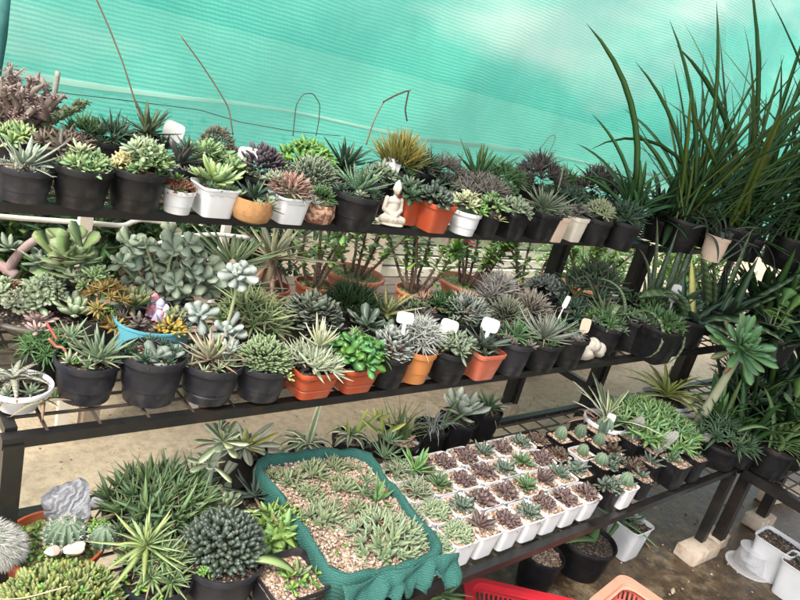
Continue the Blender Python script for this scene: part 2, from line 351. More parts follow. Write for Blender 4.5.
# ------------------------------------------------------------------ pots
def pot_prof(kind, R, H):
    w = min(.0035, R*.06)
    lip = min(.016, H*.16)
    if kind == 'round':  body = [(0, .001), (.76*R, .001), (.775*R, .006), (.93*R, H-lip)]; rim = [(.925*R, H-lip-.001), (1.0*R, H-lip), (1.01*R, H-.002), (1.0*R, H), (.95*R, H), (.935*R, H-.004), (.86*R, H*.35)]; e = 2
    elif kind == 'square': body = [(0, .001), (.70*R, .001), (.715*R, .006), (.90*R, H-lip)]; rim = [(.905*R, H-lip-.001), (.955*R, H-lip), (.985*R, H-.002), (.975*R, H), (.93*R, H), (.915*R, H-.004), (.8*R, H*.4)]; e = 7
    elif kind == 'tall': body = [(0, .001), (.76*R, .001), (.775*R, .006), (.935*R, H-.006)]; rim = [(.93*R, H-.007), (.985*R, H-.006), (1.0*R, H-.001), (.99*R, H), (.965*R, H), (.95*R, H-.005), (.84*R, H*.5)]; e = 7
    elif kind == 'bowl': body = [(0, .001), (.55*R, .001), (.58*R, .008), (.78*R, H*.45), (.93*R, H-lip*1.3)]; rim = [(.925*R, H-lip*1.3-.001), (1.0*R, H-lip*1.2), (1.02*R, H-lip*.5), (1.0*R, H), (.93*R, H), (.9*R, H-.006), (.75*R, H*.5)]; e = 2
    elif kind == 'sack': body = [(0, .001), (.6*R, .001), (.85*R, H*.12), (1.02*R, H*.45), (.97*R, H*.8)]; rim = [(.97*R, H*.79), (.96*R, H*.94), (.93*R, H), (.88*R, H), (.86*R, H*.8)]; e = 2
    elif kind == 'cyl': body = [(0, .001), (.93*R, .001), (.95*R, .006), (.98*R, H-.006)]; rim = [(.975*R, H-.007), (1.0*R, H-.005), (1.0*R, H), (.95*R, H), (.94*R, H-.004), (.93*R, H*.5)]; e = 2
    return body, rim, e
def make_pot(root, kind, mat, R, H, yaw=0, soil='soil', fill=.018, rings=0):
    body, rim, e = pot_prof(kind, R, H); n = 40 if kind in ('round', 'bowl', 'cyl', 'sack') else 56
    if rings:
        x0, x1 = body[-2], body[-1]
        body = body[:-1]
        for q in range(1, rings+1):
            f = q/(rings+1); rr = x0[0]+(x1[0]-x0[0])*f; z = x0[1]+(x1[1]-x0[1])*f
            body += [(rr-.0002, z-.002), (rr-.0016, z), (rr+.0002, z+.002)]
        body += [x1]
    b = Geo().lathe(body, e, n, yaw=yaw).build('pot', MAT[mat], root, sharp=32)
    Geo().lathe(rim, e, n, yaw=yaw).build('rim', MAT[mat], b, sharp=40)
    zi = H-min(fill, H*.25); Rs = R*(.93 if kind == 'tall' else .9 if kind not in ('bowl', 'cyl') else .93)
    k = 7; prof = [(Rs*q/k, zi+.004*(1-(q/k)**2)) for q in range(k+1)][::-1]
    s = Geo().lathe(prof, e, 28, yaw=yaw); s.v[0][:, 2] += rng.normal(0, .0018, len(s.v[0]))
    s.build('soil', MAT[soil], root)
    return zi
def pebbles(g, n, fn, size):
    # low stones scattered where fn() says
    for _ in range(n):
        p = fn(); r = size*rng.uniform(.6, 1.35)
        v = np.array([[1, 0, 0], [0, 1, 0], [-1, 0, 0], [0, -1, 0], [0, 0, 1], [0, 0, -1.]])*[r*rng.uniform(.8, 1.3), r, r*rng.uniform(.5, .9)]
        v += rng.normal(0, r*.18, v.shape); a = rng.random()*6; cs, sn = math.cos(a), math.sin(a)
        v = v@np.array([[cs, sn, 0], [-sn, cs, 0], [0, 0, 1]])
        t = [[0, 1, 4], [1, 2, 4], [2, 3, 4], [3, 0, 4], [1, 0, 5], [2, 1, 5], [3, 2, 5], [0, 3, 5]]
        g.add(v+p, t)
TOPZ, MIDZ, BOTZ = 1.138, .788, .424
def solve(x, y, w, hp, Z):
    s = mpp(at_z(x, y, Z+.09)); H = max(.02, hp*s*1.03)
    for _ in range(3):
        p = at_z(x, y, Z+H); s = mpp(p); H = hp*s*1.03
    return p, s, H
ALL = []; CLAMPED = []
def potted(label, x, y, w, hp, Z, kind='round', mat='black', plants=(), soil='soil', name='potted_succulent', cat='potted plant', group=None, yaw=0, fill=.016, peb=0, rings=0, tag=None, grow=None):
    reseed(label+str(x))
    p, s, H = solve(x, y, w, hp, Z); R = w*s/2
    lim = {TOPZ: 2.09, MIDZ: 1.8, BOTZ: 1.5}.get(Z)
    if lim and p[1]+R*.75 > lim: f_ = (lim-R*.75)/p[1]; CLAMPED.append((label, round(p[1]-lim+R*.75, 3))); p = np.array([p[0]*f_, p[1]*f_, p[2]]); s *= f_; R *= f_; H *= f_
    if kind in ('square', 'tall'): R *= .86
    root = empty(name, (p[0], p[1], Z+.0015)); tagp(root, label, cat, group)
    zi = make_pot(root, kind, mat, R, H, yaw, soil, fill, rings)
    if peb:
        g = Geo(); k = math.sqrt
        def fn():
            a = rng.random()*6.283; r = R*.86*k(rng.random()); return np.array([r*math.cos(a), r*math.sin(a), zi+.003])
        pebbles(g, peb, fn, .0042); tagp(g.build('gravel', MAT['pebble'], root), kind='stuff')
    gr = grow or (1.0 if Z in (BOTZ, 0.) else 1.03)
    for f in plants: f(root, np.array([0, 0, H-.005]), s*gr, R)
    if Z in (TOPZ, MIDZ) and name == 'potted_succulent' and R < .11:
        # small offsets that crowd the pot round the main plant
        g = Geo(); k = int(rng.integers(6, 10)); mt_ = ['mid_green', 'grey_green', 'echeveria_green', 'ashy', 'dark_aloe', 'sedum_pale', 'brown_grey'][int(rng.integers(7))]
        for q in range(k):
            a = q*6.283/k+rng.normal(0, .25); rr = R*rng.uniform(.5, .85)
            rosette(g, np.array([rr*math.cos(a), rr*math.sin(a), H-.006+rng.uniform(0, .006)]), R*rng.uniform(.28, .48), n=int(rng.integers(12, 18)), W=rng.uniform(.2, .42), T=.14, shape=['lance', 'oval', 'tri'][int(rng.integers(3))], el=(85, 15), curl=.2, axis=[.35*math.cos(a), .35*math.sin(a), 1])
        g.build('leaf_offsets', LM[mt_], root)
    for tg in (tag or []): plant_tag(root, tg, np.array([0, 0, zi]), s)
    ALL.append((label, p, R, H)); return root
def off(c, s, dx, dy, dz=0): return c+IMR*dx*s+np.array([0, 0, dy*s])+np.array([.62, .78, 0])*dz*s
def plant_tag(root, tg, c, s):
    dz = tg[6] if len(tg) > 6 else 0
    dx, dy, w, h, stalk, mat = tg[:6]     # px: centre of the plate relative to rim centre, size, stalk length
    p = off(c, s, dx, dy, dz); W, Hh, T = w*s/2, h*s/2, .0012
    n = 24; th = np.arange(n)*2*np.pi/n; k = 1/(np.abs(np.cos(th))**5+np.abs(np.sin(th))**5)**.2
    a = math.atan2(-.62, .78); g = Geo(); lean = rng.uniform(-.25, .05); sw = rng.uniform(-.12, .2)
    def tr(v):
        v = np.asarray(v, float); cs, sn = math.cos(sw), math.sin(sw); v = v@np.array([[cs, 0, -sn], [0, 1, 0], [sn, 0, cs]])
        cs, sn = math.cos(lean), math.sin(lean); v = v@np.array([[1, 0, 0], [0, cs, sn], [0, -sn, cs]])
        cs, sn = math.cos(a), math.sin(a); return v@np.array([[cs, sn, 0], [-sn, cs, 0], [0, 0, 1]])+p
    ring = np.stack([k*np.cos(th)*W, 0*th, k*np.sin(th)*Hh], -1)
    V = np.concatenate([ring+[0, -T, 0], ring+[0, T, 0], [[0, -T, 0], [0, T, 0]]]); j = np.arange(n)
    g.add(tr(V), np.concatenate([np.stack([j, (j+1) % n, np.full(n, 2*n)], -1), np.stack([n+(j+1) % n, n+j, np.full(n, 2*n+1)], -1)]))
    g.f.append(np.stack([(j+1) % n, j, n+j, n+(j+1) % n], -1))
    if stalk:
        b = np.array([[x, y, z] for x in (-1, 1) for y in (-1, 1) for z in (0, 1)])*[W*.22, T*.9, -(Hh+stalk*s)]
        g.add(tr(b), [[0, 1, 3, 2], [4, 6, 7, 5], [0, 4, 5, 1], [2, 3, 7, 6], [0, 2, 6, 4], [1, 5, 7, 3]])
    g.build('plant_tag', MAT[mat], root, smooth=False)
# plant closures; sizes in photo pixels at the pot
def _mk(fn, name, mat):
    def f(root, c, s, R):
        g = Geo(); fn(g, c, s, R); g.build(name, LM[mat], root)
    return f
def ros(mat, Rp, dx=0, dy=0, dz=0, name='leaf_rosette', **kw):
    return _mk(lambda g, c, s, R: rosette(g, off(c, s, dx, dy, dz), Rp*s*1.03, **wide(kw)), name, mat)
def wide(kw, a=1.05, b=1.25): kw = dict(kw); kw['W'] = kw.get('W', .25)*a; kw['n'] = int(round(kw.get('n', 22)*b)); return kw
def clu(mat, Rp, Hp, k, rp, dx=0, dy=0, dz=0, name='leaf_clump', **kw):
    return _mk(lambda g, c, s, R: clump(g, off(c, s, dx, dy, dz), Rp*s*1.12, Hp*s, int(round(k*1.5)), rp*s*.97, **wide(kw, 1.12, 1.1)), name, mat)
def dom(mat, Rp, Hp, n, L, W, T, dx=0, dy=0, dz=0, name='leaf_mound', **kw):
    return _mk(lambda g, c, s, R: dome(g, off(c, s, dx, dy, dz), Rp*s*1.04, Hp*s*1.0, int(n*1.2), L*s*1.0, W*s*1.1, T*s, **kw), name, mat)
def stem(mat, pts, r0, r1=None, name='stem'):
    # pts in px (dx, dy, dz)
    def fn(g, c, s, R):
        P = np.array([off(c, s, *q) for q in pts]); k = len(P); tt = np.linspace(0, 1, max(8, k*4)); 
        Q = np.stack([np.interp(tt, np.linspace(0, 1, k), P[:, i]) for i in range(3)], -1)
        if k > 2:
            for _ in range(3): Q[1:-1] = (Q[:-2]+2*Q[1:-1]+Q[2:])/4
        g.tube(Q, np.linspace(r0, r1 or r0, len(Q))*s, 8)
    return _mk(fn, name, mat)
def blades(mat, blist, W, T=.6, shape='strap', name='blade_clump', chan=.2):
    # each blade: (dx, dz, az_deg, el_deg, len_px, curl)
    def fn(g, c, s, R):
        B = np.array([tuple(b)+((0.,) if len(b) == 6 else ()) for b in blist], float); o = np.array([off(c, s, b[0], 0, b[1]) for b in B])
        az = np.radians(B[:, 2]); el = np.radians(B[:, 3]); w = W*s*rng.uniform(.75, 1.2, len(B))
        leaves(g, o, az, el, B[:, 4]*s, w, T*s, B[:, 5], shape, None, chan, S=9, twist=.25, roll=B[:, 6])
    return _mk(fn, name, mat)
def rblades(n, sp, el, L, curl, azr=(0, 360), seed=0):
    r = np.random.default_rng(seed); out = []
    for _ in range(n): out.append((r.normal(0, sp), r.normal(0, sp), r.uniform(*azr), np.clip(r.normal(el[0], el[1]), 5, 89), r.uniform(*L), r.uniform(*curl)))
    return out
def cactus(mat, rp, hp, ribs, dx=0, dy=0, dz=0, lean=(0, 0), name='cactus_body', spmat='spine', spl=2.5, nsp=10, rows=7):
    def f(root, c, s, R):
        p = off(c, s, dx, dy, dz); g = Geo(); n = ribs*8; k = 13
        th = np.arange(n)*2*np.pi/n; tz = 1-(1-np.linspace(0, 1, k))**1.6
        pr = np.sqrt(np.clip(1-((tz-.42)/.581)**2, .0015, 1)) if hp < rp*3 else np.clip(np.interp(tz, [0, .1, .8, .93, 1], [.8, 1, .95, .65, .05]), 0, 1)
        rr = rp*s*pr[:, None]*(1-.3*(.5+.5*np.cos(th*ribs))[None]**1.5)
        ln = np.array([IMR[0]*lean[0]+.62*lean[1], IMR[1]*lean[0]+.78*lean[1], 0])
        ctr = p+np.array([0, 0, 1])*(tz*hp*s)[:, None]+ln*(tz*hp*s)[:, None]
        V = np.stack([rr*np.cos(th), rr*np.sin(th), 0*rr], -1)+ctr[:, None]
        i = np.arange(k-1)[:, None]*n; j = np.arange(n)[None]
        fa = np.stack([i+j, i+(j+1) % n, i+n+(j+1) % n, i+n+j], -1).reshape(-1, 4)
        a = np.zeros((k, n, 4)); a[..., 0] = tz[:, None]; a[..., 1] = rng.random(); a[..., 3] = 1
        g.add(V.reshape(-1, 3), fa, a.reshape(-1, 4)); body = g.build(name, LM[mat], root)
        if nsp:
            q = Geo(); O = []; D = []
            for t in np.linspace(.12, .97, rows):
                for b in range(ribs):
                    th0 = (b+.5)*2*np.pi/ribs; r0 = rp*s*np.interp(t, tz, pr); cc = p+np.array([0, 0, 1])*t*hp*s+ln*t*hp*s
                    for _ in range(nsp):
                        O.append(cc+r0*np.array([math.cos(th0), math.sin(th0), 0])); d = np.array([math.cos(th0)*np.interp(t, tz, pr), math.sin(th0)*np.interp(t, tz, pr), (t-.42)*1.2])+rng.normal(0, .45, 3); D.append(d/np.linalg.norm(d))
            O = np.array(O); D = np.array(D); L = spl*s*rng.uniform(.6, 1.2, len(O))
            leaves(q, O, np.arctan2(D[:, 1], D[:, 0]), np.arcsin(np.clip(D[:, 2], -1, 1)), L, spl*s*.09, spl*s*.09, 0., 'needle', S=2)
            tagp(q.build('spines', LM[spmat], body), kind='stuff')
    return f
def sprigs(leafm, stemm, n, Lp, leafL, leafW, spread=45, per=14, curl=-.2, shape='oval', dx=0, dy=0, dz=0, base=4, name='foliage', stemr=.8, bend=.15):
    def f(root, c, s, R):
        g = Geo(); q = Geo()
        for _ in range(n):
            az = rng.random()*6.283; tl = math.radians(abs(rng.normal(0, spread*.6)))
            d = np.array([math.sin(tl)*math.cos(az), math.sin(tl)*math.sin(az), math.cos(tl)])
            P = path(off(c, s, dx+rng.normal(0, base), dy, dz+rng.normal(0, base)), d, Lp*s*rng.uniform(.6, 1.1), 6, (rng.normal(0, bend), rng.normal(0, bend), -.1), .06)
            q.tube(P, np.linspace(stemr, stemr*.45, 6)*s, 5)
            tt = np.linspace(.3, 1, per); O = np.stack([np.interp(tt*5, np.arange(6), P[:, k]) for k in range(3)], -1)
            a = np.arange(per)*2.4+rng.random()*6; el = np.interp(tt, [.3, .9, 1], [.1, .7, 1.2])+rng.normal(0, .25, per)
            leaves(g, O, a, el, leafL*s*rng.uniform(.65, 1.15, per), leafW*s, leafW*s*.12, curl, shape, None, .1)
        q.build('stem', LM[stemm], root); g.build(name, LM[leafm], root)
    return f
# ------------------------------------------------------------------ light, world
SUN_EL, SUN_AZ = R_(54), R_(-112)       # azimuth measured from +Y towards +X
w = bpy.data.worlds.new('World'); scene.world = w; w.use_nodes = True
nt = w.node_tree; bg = nt.nodes['Background']; sk = nt.nodes.new('ShaderNodeTexSky'); sk.sky_type = 'NISHITA'; sk.sun_disc = False
sk.sun_elevation = SUN_EL; sk.sun_rotation = SUN_AZ; sk.dust_density = 3.0; sk.air_density = 1.2; sk.ozone_density = 1.0
hs_ = nt.nodes.new('ShaderNodeHueSaturation'); hs_.inputs['Saturation'].default_value = .18; nt.links.new(sk.outputs[0], hs_.inputs['Color']); nt.links.new(hs_.outputs[0], bg.inputs[0]); bg.inputs[1].default_value = .15
sd = bpy.data.lights.new('sun', 'SUN'); sd.energy = 1.5; sd.angle = R_(16); sd.color = (1, .92, .78)
so = bpy.data.objects.new('sun', sd); COL.objects.link(so)
dv = Vector((math.sin(SUN_AZ)*math.cos(SUN_EL), math.cos(SUN_AZ)*math.cos(SUN_EL), math.sin(SUN_EL)))
so.rotation_euler = dv.to_track_quat('Z', 'Y').to_euler(); so.location = (0, 0, 6)
scene.view_settings.view_transform = 'Standard'; scene.view_settings.look = 'None'; scene.view_settings.gamma = 1; scene.view_settings.use_curve_mapping = False
scene.view_settings.exposure = 1.54
scene.cycles.max_bounces = 6; scene.cycles.transparent_max_bounces = 12
# ------------------------------------------------------------------ ground
mt, nt, b, out = new_mat('concrete_ground'); n = N(nt)
big = n.noise(1.1, 6, .6); fine = n.noise(28, 6, .7)
c = n.mix(n.mrange(big, .35, .65), (.39, .32, .22), (.48, .4, .285))
c = n.mix(n.math('MULTIPLY', n.mrange(fine, .45, .65), .6), c, (.23, .18, .12))
spk = n.node('ShaderNodeTexVoronoi', {'Vector': n.co, 'Scale': 70.}).outputs['Distance']
c = n.mix(n.math('MULTIPLY', n.mrange(n.noise(4.5, 7, .72), .52, .66), .55), c, (.19, .15, .1))
c = n.mix(n.math('MULTIPLY', n.mrange(spk, .16, .08), n.mrange(n.noise(5), .45, .6)), c, (.1, .07, .05))
sx = n.node('ShaderNodeSeparateXYZ', {0: n.co})
# damp, dirty patch in front of the rack with an irregular border
edge = n.math('ADD', sx.outputs[1], n.math('MULTIPLY', n.math('SUBTRACT', n.noise(2.2, 5, .6), .5), 1.5))
wet = n.math('MULTIPLY', n.mrange(edge, 1.85, 1.25), n.mrange(n.math('ADD', sx.outputs[0], n.noise(3)), 1.3, 1.9))
wet2 = n.math('MULTIPLY', wet, n.mrange(n.noise(7, 6, .7), .25, .5, .5, 1))
wc = n.mix(n.mrange(n.noise(16, 6, .7), .4, .62), (.03, .02, .012), (.09, .058, .03))
wc = n.mix(n.math('MULTIPLY', n.mrange(fine, .6, .72), .6), wc, (.25, .2, .15))
c = n.mix(wet2, c, wc)
nt.links.new(c, b.inputs['Base Color']); nt.links.new(n.mrange(wet2, 0, 1, .9, .38), b.inputs['Roughness'])
nt.links.new(n.bump(n.math('ADD', fine, n.noise(90, 4)), .35, .006), b.inputs['Normal'])
g = Geo(); g.add([[-150, -150, 0], [150, -150, 0], [150, 150, 0], [-150, 150, 0]], [[0, 1, 2, 3]])
tagp(g.build('ground', mt, smooth=False), kind='structure')
# dead leaf and grit scatter on the floor
reseed('litter'); g = Geo()
def ff():
    return np.array([rng.uniform(.2, 4.2), rng.uniform(.2, 2.6), .003])
pebbles(g, 700, ff, .005); tagp(g.build('floor_grit', MAT['pebble']), 'loose grit and small stones scattered over the concrete floor', 'grit', kind='stuff')
# ------------------------------------------------------------------ rack
X0, X1 = .31, 2.915
TIER = [('bottom', BOTZ, .885, 1.47), ('mid', MIDZ, 1.255, 1.82), ('top', TOPZ, 1.62, 2.12)]
def shelf_rack(name, label, x0, x1, legs):
    r = empty(name, (0, 0, 0)); tagp(r, label, 'plant rack'); q = .036
    for nm, z, y0, y1 in TIER:
        xl = x0-(.25 if nm == 'top' and x0 < 1 else 0)
        g = Geo()
        g.bar((xl-.02, y0, z-.022), (x1+.02, y0, z-.0125), .026, .023); g.bar((xl-.02, y1, z-.0125), (x1+.02, y1, z-.0125), .026, .023)
        for x in (xl, (xl+x1)/2, x1): g.bar((x, y0+.015, z-.0135), (x, y1-.015, z-.0135), .022, .02)
        fr = g.build('shelf_frame', MAT['metal'], r, smooth=False)
        g = Geo()
        for y in np.arange(y0+.055, y1-.02, .055): g.bar((xl, y, z-.006), (x1, y, z-.006), .0055)
        for x in np.arange(xl+.06, x1, .1): g.bar((x, y0, z-.0115), (x, y1, z-.0115), .0055)
        g.build('wire_mesh', MAT['wire'], fr, smooth=False)
    for x, y, z0, z1 in legs:
        Geo().bar((x, y, z0), (x, y, z1), q, q).build('leg', MAT['metal'], r, smooth=False)
    return r
L1 = []
for x in (X0, X1):
    L1 += [(x, .885, .06, BOTZ-.0245), (x, 1.255, .06, MIDZ-.0245), (x, 1.62, .06, TOPZ-.0245), (x, 2.06, .06, TOPZ-.002)]
rk = shelf_rack('plant_rack', 'long black steel three tier stepped plant rack with wire mesh shelves', X0, X1, L1)
for x in (X0, X1):
    g = Geo()
    for z in (BOTZ-.026, ): 
        for a, b_ in ((.91, 1.235), (1.276, 1.6), (1.641, 2.04)): g.bar((x+.001, a, z), (x+.001, b_, z), .028, .034)
    g.build('end_rail', MAT['metal'], rk, smooth=False)
L2 = [(3.02, .86, .06, TOPZ*0+BOTZ-.05), (3.49, .86, .06, BOTZ-.05)]
TIER2 = TIER
r2 = shelf_rack('plant_rack', 'darker black plant rack continuing right, crowded with long leaved plants', 2.985, 4.9,
    [(2.985, 1.255, .0, MIDZ-.0245), (2.985, 1.62, .0, TOPZ-.0245), (2.985, 2.06, 0, TOPZ-.0245), (4.9, .9, 0, BOTZ-.0245), (4.9, 1.255, 0, MIDZ-.0245), (4.9, 1.62, 0, TOPZ-.0245), (4.9, 2.06, 0, TOPZ-.0245)])
# low bench turning the corner towards the camera
r3 = empty('plant_bench', (0, 0, 0)); tagp(r3, 'low black steel bench at the right corner, one leg on a wooden block', 'plant bench')
g = Geo(); z = BOTZ-.022
g.bar((2.985, -.5, z), (2.985, .862, z), .036, .042); g.bar((3.6, -.5, z), (3.6, .862, z), .036, .042); g.bar((3.005, .862, z), (3.58, .862, z), .035, .04); g.bar((3.005, -.48, z), (3.58, -.48, z), .035, .04)
fr = g.build('shelf_frame', MAT['metal'], r3, smooth=False)
g = Geo()
for y in np.arange(-.45, .85, .055): g.bar((2.985, y, BOTZ-.006), (3.6, y, BOTZ-.006), .0055)
for x in np.arange(3.06, 3.6, .1): g.bar((x, -.49, BOTZ-.0115), (x, .86, BOTZ-.0115), .0055)
g.build('wire_mesh', MAT['wire'], fr, smooth=False)
for x, y in ((3.035, .858), (3.49, .858), (3.1, -.45), (3.58, -.45)):
    Geo().bar((x, y, .06), (x, y, z-.022), .045, .045).build('leg', MAT['metal'], r3, smooth=False)
# blocks
def block(label, x, y, dx, dy, h, yaw, cat='block'):
    g = Geo(); reseed(label); me = bmesh.new(); bmesh.ops.create_cube(me, size=1)
    bmesh.ops.scale(me, vec=(dx, dy, h), verts=me.verts); bmesh.ops.bevel(me, geom=me.edges[:], offset=.008, segments=2, affect='EDGES', profile=.6)
    bmesh.ops.subdivide_edges(me, edges=me.edges[:], cuts=1)
    for v in me.verts: v.co += Vector(rng.normal(0, .0014, 3))
    d = bpy.data.meshes.new('foot_block'); me.to_mesh(d); d.materials.append(MAT['block']); d.set_sharp_from_angle(angle=R_(40)) 
    o = bpy.data.objects.new('foot_block', d); COL.objects.link(o); o.location = (x, y, h/2+.0005); o.rotation_euler = (0, 0, yaw); tagp(o, label, cat, 'wooden blocks under the rack legs'); return o
block('pale worn wooden block under the front right rack leg', 2.885, .868, .2, .095, .058, -.05)
block('stained wooden block just behind the first, under the paired leg', 3.05, .88, .135, .09, .058, .06)
block('small pale block under the shorter leg of the corner bench', 3.49, .86, .16, .09, .058, -.03)
block('long tan timber offcut lying under the corner bench at far right', 3.92, .93, .34, .08, .06, -.12)
for (x, y, lb) in ((X1, 1.255, 'dark block under the second right hand leg'), (X1, 1.62, 'block under the tall right hand leg behind cacti'), (X1, 2.06, 'pale block on the lit floor under the rearmost right leg'), (X0, .885, 'block under the front left leg'), (X0, 1.255, 'block under the left leg of the middle shelf'), (X0, 1.62, 'block under the left leg of the top shelf'), (X0, 2.06, 'block under the rear left leg')):
    block('worn wooden '+lb, x, y, .15, .09, .058, .1)
# ------------------------------------------------------------------ shade net
mt, nt, b, out = new_mat('shade_net'); n = N(nt)
sx = n.node('ShaderNodeSeparateXYZ', {0: n.co}); x, z = sx.outputs[0], sx.outputs[2]
wob = n.math('MULTIPLY', n.noise(3.2, 4, .6), .034)
rows = n.math('SINE', n.math('MULTIPLY', n.math('ADD', z, wob), 6.283/.0145))
cols = n.math('SINE', n.math('ADD', n.math('MULTIPLY', x, 6.283/.016), n.math('MULTIPLY', z, 120.)))
weave = n.math('MULTIPLY', n.mrange(rows, -1, 1), n.mrange(cols, -1, 1, .72, 1))
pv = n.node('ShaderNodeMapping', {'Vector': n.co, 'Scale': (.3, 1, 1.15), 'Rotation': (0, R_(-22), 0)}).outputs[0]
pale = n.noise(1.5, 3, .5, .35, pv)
sky_glow = n.math('ADD', pale, n.mrange(n.math('ADD', z, n.math('MULTIPLY', x, -.02)), 1.4, 2.5, -.12, .12))
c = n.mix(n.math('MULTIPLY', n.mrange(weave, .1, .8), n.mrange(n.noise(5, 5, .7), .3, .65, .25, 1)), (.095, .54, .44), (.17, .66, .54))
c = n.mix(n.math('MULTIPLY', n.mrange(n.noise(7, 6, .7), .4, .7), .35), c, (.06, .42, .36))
c = n.mix(n.math('MULTIPLY', n.mrange(sky_glow, .47, .72), .9), c, (.66, .8, .76))  # brightness of the sky behind the net, painted in as pale patches
nt.links.new(c, b.inputs['Base Color']); b.inputs['Roughness'].default_value = .6; b.inputs['Specular IOR Level'].default_value = .2
nt.links.new(n.bump(weave, .4, .004), b.inputs['Normal'])
tr = n.node('ShaderNodeBsdfTranslucent', {'Color': c}); tp = n.node('ShaderNodeBsdfTransparent', {'Color': (.75, .95, .92, 1)})
m1 = n.node('ShaderNodeMixShader', {0: .62, 1: b.outputs[0], 2: tr.outputs[0]})
m2 = n.node('ShaderNodeMixShader', {0: n.mrange(weave, .5, .0, .05, .1), 1: m1.outputs[0], 2: tp.outputs[0]}); nt.links.new(m2.outputs[0], out.inputs[0])
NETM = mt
NY = 2.5
def net_y(x, z):
    return NY+.05*np.sin(x*1.9+z*1.1)+.034*np.sin(x*4.1-z*3.3)+.02*np.sin(x*7-z*8+1)+.008*np.sin(x*17+z*9)-.06*np.exp(-((z-2.35+.9*(x-4.2))/.09)**2)*(x > 2.8)
def sheet(x0, x1, z0, z1, nx, nz, fy, dy=0):
    xs, zs = np.meshgrid(np.linspace(x0, x1, nx), np.linspace(z0, z1, nz)); V = np.stack([xs, fy(xs, zs)+dy, zs], -1).reshape(-1, 3)
    i = np.arange(nz-1)[:, None]*nx; j = np.arange(nx-1)[None]
    return V, np.stack([i+j, i+j+1, i+nx+j+1, i+nx+j], -1).reshape(-1, 4)
nr = empty('shade_net', (0, NY, 0)); tagp(nr, 'big translucent turquoise shade net hanging behind the rack', 'shade net')
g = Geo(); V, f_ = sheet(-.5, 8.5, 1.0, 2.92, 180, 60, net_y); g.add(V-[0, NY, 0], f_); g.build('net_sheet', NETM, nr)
# pale seam tape sagging across the net
g = Geo(); xs = np.linspace(-.4, 8.4, 120); SP = [(0, 70), (53, 82), (110, 90), (220, 98), (330, 118), (420, 137), (520, 152), (600, 165)]
sw = np.array([at_y(px, py, NY) for px, py in SP]); zz = np.interp(xs, sw[:, 0], sw[:, 2]); k = np.ones(9)/9; zz = np.convolve(np.pad(zz, 4, 'edge'), k, 'valid')
wd = .0075+.003*np.sin(xs*3.1)
V = []; 
for sgn, dy in ((-1, -.006), (1, -.006), (1, -.002), (-1, -.002)): V.append(np.stack([xs, net_y(xs, zz)+dy-NY, zz+sgn*wd], -1))
V = np.stack(V, 1).reshape(-1, 3); i = np.arange(119)[:, None]*4; j = np.arange(4)[None]
g.add(V, np.stack([i+j, i+(j+1) % 4, i+4+(j+1) % 4, i+4+j], -1).reshape(-1, 4))
tape, tnt, tb, tout = new_mat('seam_tape'); tn = N(tnt); tb.inputs['Base Color'].default_value = (.5, .74, .66, 1)
ttr = tn.node('ShaderNodeBsdfTranslucent', {'Color': (.55, .82, .74, 1)}); tm_ = tn.node('ShaderNodeMixShader', {0: .5, 1: tb.outputs[0], 2: ttr.outputs[0]}); tnt.links.new(tm_.outputs[0], tout.inputs[0])
g.build('seam_tape', tape, nr, sharp=30)
p = at_y(-2, 20, NY-.05)
g = Geo(); pp = [at_y(3, -8, NY-.06), at_y(0, 35, NY-.06), at_y(-4, 75, NY-.06), at_y(-12, 120, NY-.06)]
g.tube(np.array(pp), [.022, .02, .014, .012], 8); g.v[0] = g.v[0]-[0, NY, 0]; g.build('rolled_edge', plain('dark_teal_cord', (.02, .13, .12), .7), nr)
# thin cord crossing behind the plants
P = [at_y(px, py, 2.42) for px, py in ((30, 88), (80, 95), (140, 102), (200, 110), (240, 122), (292, 131), (340, 136))]
tt = np.linspace(0, 6, 40); P = np.stack([np.interp(tt, np.arange(7), np.array(P)[:, k]) for k in range(3)], -1)
tagp(Geo().tube(P, .0016, 5).build('thin_cord', MAT['wire']), 'thin dark cord strung in front of the turquoise net', 'cord')
# ------------------------------------------------------------------ behind the rack
def tubeobj(name, label, cat, pts, r, mat, n=10):
    P = np.array(pts, float); k = len(P)-1; tt = np.linspace(0, k, k*6+1); P = np.stack([np.interp(tt, np.arange(k+1), P[:, q]) for q in range(3)], -1)
    for _ in range(4): P[1:-1] = (P[:-2]+2*P[1:-1]+P[2:])/4
    return tagp(Geo().tube(P, r, n).build(name, MAT[mat]), label, cat)
tubeobj('water_pipe', 'white plastic water pipe with a kink running behind the top left', 'pipe', [at_y(x_, y_, 2.45) for x_, y_ in ((-40, 213), (30, 219), (90, 223), (124, 226), (132, 222), (142, 219), (175, 224))], .009, 'pvc')
tubeobj('water_pipe', 'short bent white pipe arching behind the grey green kalanchoe', 'pipe', [at_y(x_, y_, 2.4) for x_, y_ in ((140, 252), (165, 241), (190, 236), (215, 234), (250, 238))], .009, 'pvc')
g = Geo(); g.bar((.755, 2.4, .0), (.755, 2.4, 1.115), .042, .03); tagp(g.build('net_post', MAT['cream'], smooth=False), 'pale upright post behind the jade plant', 'post')
g = Geo(); pb = at_y(220, 235, 2.5); g.bar((pb[0], 2.46, 0), (pb[0], 2.46, 1.1), .03, .03); tagp(g.build('net_post', MAT['pvc'], smooth=False), 'thin white post behind the big brown agave', 'post')
# low bench carrying the thorny plants
br = empty('plant_bench', (0, 0, 0)); tagp(br, 'low weathered plank bench behind the rack under terracotta bowls', 'plant bench'); g = Geo()
BZ = .45
for q in range(5): g.box((2.7, 2.36+q*.125, BZ-.0125), (3.9, .115, .025))
g.build('bench_top', MAT['bench'], br, smooth=False)
for x_ in (.85, 2.0, 3.2, 4.5):
    for y_ in (2.4, 2.8): Geo().box((x_, y_, (BZ-.026)/2), (.06, .06, BZ-.026)).build('leg', MAT['bench'], br, smooth=False)
